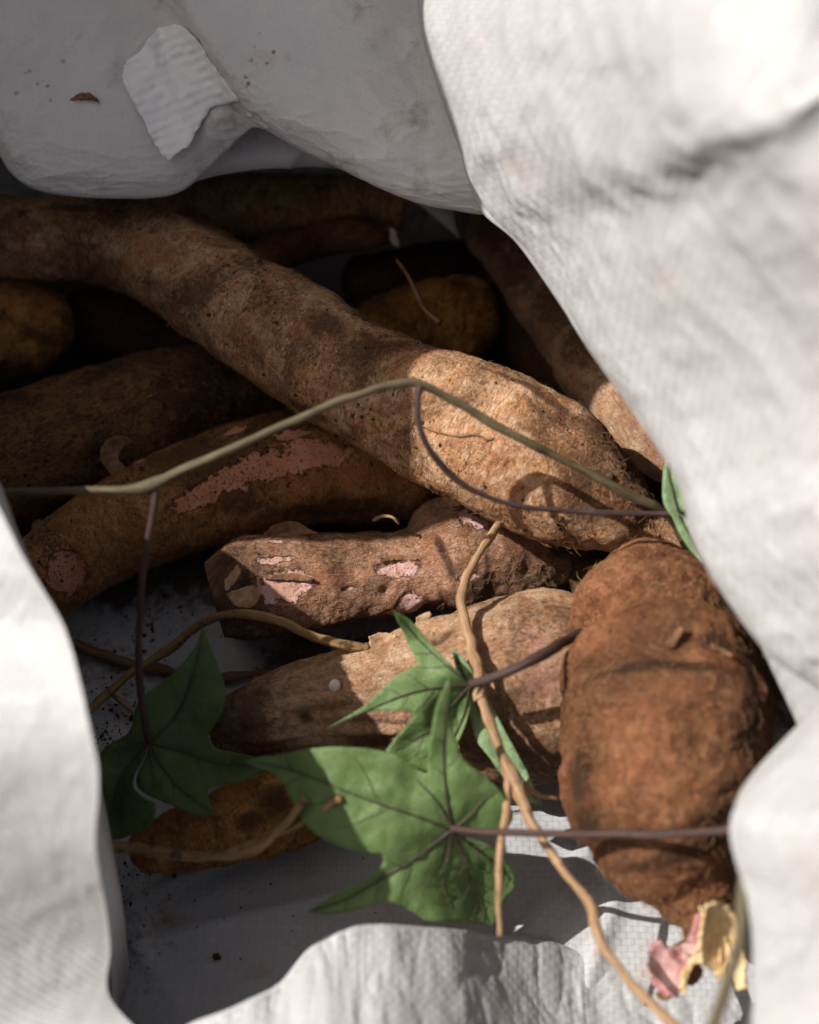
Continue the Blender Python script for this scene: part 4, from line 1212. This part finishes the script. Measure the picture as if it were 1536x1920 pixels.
twig('dry_twig', 'brown twig lying on the cloth floor crossing beneath the yellowish twig',
     zpath([(100, 1188, 0.005, 9), (160, 1215, 0.005, 10), (230, 1244, 0.004, 10), (310, 1258, 0.004, 10), (370, 1266, 0.004, 10), (440, 1268, 0.004, 9), (520, 1262, 0.004, 8)]), M['brown_twig'], seed=23, rough=0.3)
twig('dry_twig', 'blurred brown twig with an upturned end below the deep green leaf',
     [(170, 1580, 0.740, 10.2), (230, 1590, 0.740, 10.2), (320, 1598, 0.727, 10.2), (420, 1604, 0.717, 10.2), (475, 1596, 0.712, 10.2), (510, 1570, 0.709, 8.5), (545, 1535, 0.705, 7.65), (575, 1495, 0.702, 6.8)], M['dry_twig'], seed=24, rough=0.25,
     branches=([(430, 1596, 0.716, 6.8), (520, 1566, 0.712, 5.95), (590, 1530, 0.706, 5.95), (625, 1503, 0.702, 9.35), (640, 1496, 0.702, 7.65)],))
twig('thin_rootlet', 'thin orange rootlet lying beside the crossed twigs', zpath([(212, 1302, 0.003, 4), (235, 1322, 0.004, 4.5), (262, 1345, 0.005, 4)]), M['tan_root'], 'root', seed=25)
twig('thin_rootlet', 'thin dark rootlet dangling in the gap behind the long root', [(742, 488, 0.86, 4), (765, 520, 0.855, 4.5), (785, 560, 0.85, 4.5), (800, 585, 0.846, 5), (824, 606, 0.842, 6)], M['brown_twig'], 'root', seed=26)
twig('vine_stem', 'blurred brown-grey stem leaning beside the snapped pink end', [(1420, 1560, 0.612, 11), (1400, 1650, 0.606, 12), (1390, 1740, 0.60, 12), (1372, 1820, 0.595, 12), (1345, 1900, 0.588, 11), (1310, 1990, 0.58, 11)], M['vine'], 'vine', seed=27, rough=0.1)
# small wispy rootlets
twig('thin_rootlet', 'wispy curled rootlet on the ridge of the cut piece', [(700, 975, 0.82, 3), (715, 968, 0.815, 3), (735, 970, 0.81, 3), (748, 982, 0.812, 3)], M['tan_root'], 'root', seed=28)
twig('thin_rootlet', 'tiny curled rootlet sticking out below the long root', [(312, 612, 0.872, 2), (320, 600, 0.866, 2.2), (332, 594, 0.864, 2.2), (345, 592, 0.862, 2)], M['tan_root'], 'root', seed=29)
twig('thin_rootlet', 'faint crooked rootlet lying on the sunlit flank of the long root', [(x, y, surf_depth('A', x, y) - 0.0006, 2.2) for (x, y) in ((795, 800), (830, 812), (862, 818), (895, 816), (912, 824), (925, 822))], M['brown_twig'], 'root', seed=30)

# ------------------------------------------------------------------ small things
def blob(name, c, r, mat, parent=None, seed=0, sq=(1, 1, 1), n=10, amp=0.15):
    th = np.linspace(0, 2 * math.pi, n * 2, endpoint=False)
    ph = np.linspace(0.02, math.pi - 0.02, n)
    PH, TH = np.meshgrid(ph, th, indexing='ij')
    dirs = np.stack([np.sin(PH) * np.cos(TH), np.sin(PH) * np.sin(TH), np.cos(PH)], -1)
    rr = r * (1 + amp * fbm(dirs * 1.7 + seed, 3, seed))
    V = c + dirs * rr[..., None] * np.array(sq)
    return mk(name, V.reshape(-1, 3), grid_faces(n, n * 2, True)[:, ::-1], mat, parent)


dk = surf_depth('K', 628, 1286)
b = blob('white_bead', at(628, 1286, dk - 0.0022), 0.0030, M['bead'], seed=3, sq=(0.9, 1, 1.1), amp=0.06)
b['label'] = 'tiny white bead resting on the straw-coloured piece'
b['category'] = 'bead'

# brown skin chip stuck to the upper flap
dch = nearest_depth(UPW, 157, 182)
chip = thing('bark_chip', 'small dark brown bark chip stuck on the upper flap', 'bark chip', at(157, 186, dch))
flake(chip, [(130, 190), (142, 178), (160, 173), (174, 178), (183, 190), (168, 187), (150, 188)], dch - 0.0020, M['flake_dark'], curl=0.002, name='chip', solid=0.0008)

# raised paler patch of weave on the upper flap
pd = [nearest_depth(UPW, x, y) for (x, y) in ((290, 110), (330, 170), (320, 270), (400, 170))]
PT = [(298, 52, 1), (336, 48), (372, 78), (392, 112), (420, 150), (447, 192, 1), (420, 196), (394, 204), (372, 242), (352, 276, 1), (340, 280), (314, 303, 1), (292, 270), (268, 224), (244, 180), (230, 146, 1), (238, 112, 1), (262, 98), (276, 76)]


def patch_surf(q, vd):
    d0 = np.array([nearest_depth(UPW, x, y) for x, y in q])
    rip = 0.0009 * np.sin((q[:, 1] * 0.93 + q[:, 0] * 0.36) * 0.33 + 2.2 * fbm(np.column_stack([q * 0.03, np.zeros(len(q))]), 2, 4))
    rip = rip * (0.4 + 0.6 * fbm(np.column_stack([q * 0.02, np.ones(len(q))]), 2, 8))
    fold = 0.004 * np.exp(-((q[:, 0] - 0.45 * (q[:, 1] - 50) - 262) / 16.0) ** 2)
    d = d0 - 0.0016 - rip - 0.5 * fold + 0.0008 * fbm(np.column_stack([q * 0.07, np.ones(len(q))]), 3, 3) - 0.004 * smooth(q[:, 1], 200, 300)
    return np.array([at(x, y, e) for (x, y), e in zip(q, d)])


lamina('pale_patch', PT, patch_surf, M['patch'], sack, step=6.0, solid=0.0005, jag=1.0, label='brighter raised patch of weave on the upper flap')

# soil crumbs
def crumbs(name, label, pts, parent=None, sizes=None, seed=0):
    rng = np.random.default_rng(seed)
    ico = np.array([(0, 0, 1), (0.89, 0, 0.45), (0.28, 0.85, 0.45), (-0.72, 0.53, 0.45), (-0.72, -0.53, 0.45), (0.28, -0.85, 0.45), (0.72, 0.53, -0.45), (-0.28, 0.85, -0.45), (-0.89, 0, -0.45), (-0.28, -0.85, -0.45), (0.72, -0.53, -0.45), (0, 0, -1)])
    fc = np.array([(0, 1, 2), (0, 2, 3), (0, 3, 4), (0, 4, 5), (0, 5, 1), (1, 6, 2), (2, 7, 3), (3, 8, 4), (4, 9, 5), (5, 10, 1), (6, 7, 2), (7, 8, 3), (8, 9, 4), (9, 10, 5), (10, 6, 1), (11, 7, 6), (11, 8, 7), (11, 9, 8), (11, 10, 9), (11, 6, 10)])
    V, F = [], []
    for i, (p, r) in enumerate(zip(pts, sizes)):
        V.append(p + ico * r * rng.uniform(0.55, 1.25, (12, 1)) * rng.uniform(0.6, 1.2, 3))
        F.append(fc + 12 * i)
    o = mk(name, np.vstack(V), np.vstack(F), M['soil'], parent, smooth_sh=False, kind='stuff')
    if parent is None:
        o['label'] = label
    return o


pts, sz = [], []
for (cx, cy, sx, sy, n, big) in ((230, 1350, 45, 30, 170, 0.0007), (250, 1250, 60, 50, 160, 0.0006), (190, 1380, 20, 20, 90, 0.0007), (300, 1180, 60, 30, 60, 0.0006), (400, 1290, 60, 30, 60, 0.0006), (240, 1630, 40, 30, 110, 0.0006), (220, 1770, 40, 50, 90, 0.0006), (420, 1700, 120, 50, 60, 0.0005), (300, 1140, 50, 14, 60, 0.0007), (1490, 1320, 30, 30, 20, 0.0005)):
    for k in range(n):
        x, y = RNG.normal(cx, sx), RNG.normal(cy, sy)
        p = atz(x, y, 0.0)
        ix = np.clip(np.searchsorted(xs, p[0]), 0, 299)
        iy = np.clip(np.searchsorted(ys, p[1]), 0, 319)
        r = big * RNG.lognormal(-0.5, 0.55)
        pts.append(np.array([p[0], p[1], Z[ix, iy] + r * 0.5]))
        sz.append(r)
for (x, y, r) in ((286, 1183, 0.0016), (407, 1796, 0.0022), (340, 1150, 0.001), (209, 1270, 0.0008)):
    p = atz(x, y, 0.0)
    ix = np.clip(np.searchsorted(xs, p[0]), 0, 299)
    iy = np.clip(np.searchsorted(ys, p[1]), 0, 319)
    pts.append(np.array([p[0], p[1], Z[ix, iy] + r * 0.6]))
    sz.append(r)
crumbs('soil_crumbs', 'dark crumbs of soil scattered over the grey cloth floor', pts, None, sz, 5)

# crumbs clinging to the roots
for key, n, big in (('A', 420, 0.0007), ('H', 420, 0.0007), ('J', 200, 0.0005), ('L', 160, 0.0006), ('G', 200, 0.0006), ('K', 80, 0.0004)):
    t = TUB[key]
    rng = np.random.default_rng(hash(key) % 1 + ord(key))
    dens = fbm(t['W'] * 60, 2, ord(key)) 
    cand = np.where(t['facing'] & (dens > 0.12))[0]
    ids = rng.choice(cand, n)
    r = big * rng.lognormal(-0.6, 0.6, n)
    crumbs('soil_crumbs', None, t['W'][ids] + t['D'][ids] * 0.0001, t['obj'], r, ord(key))
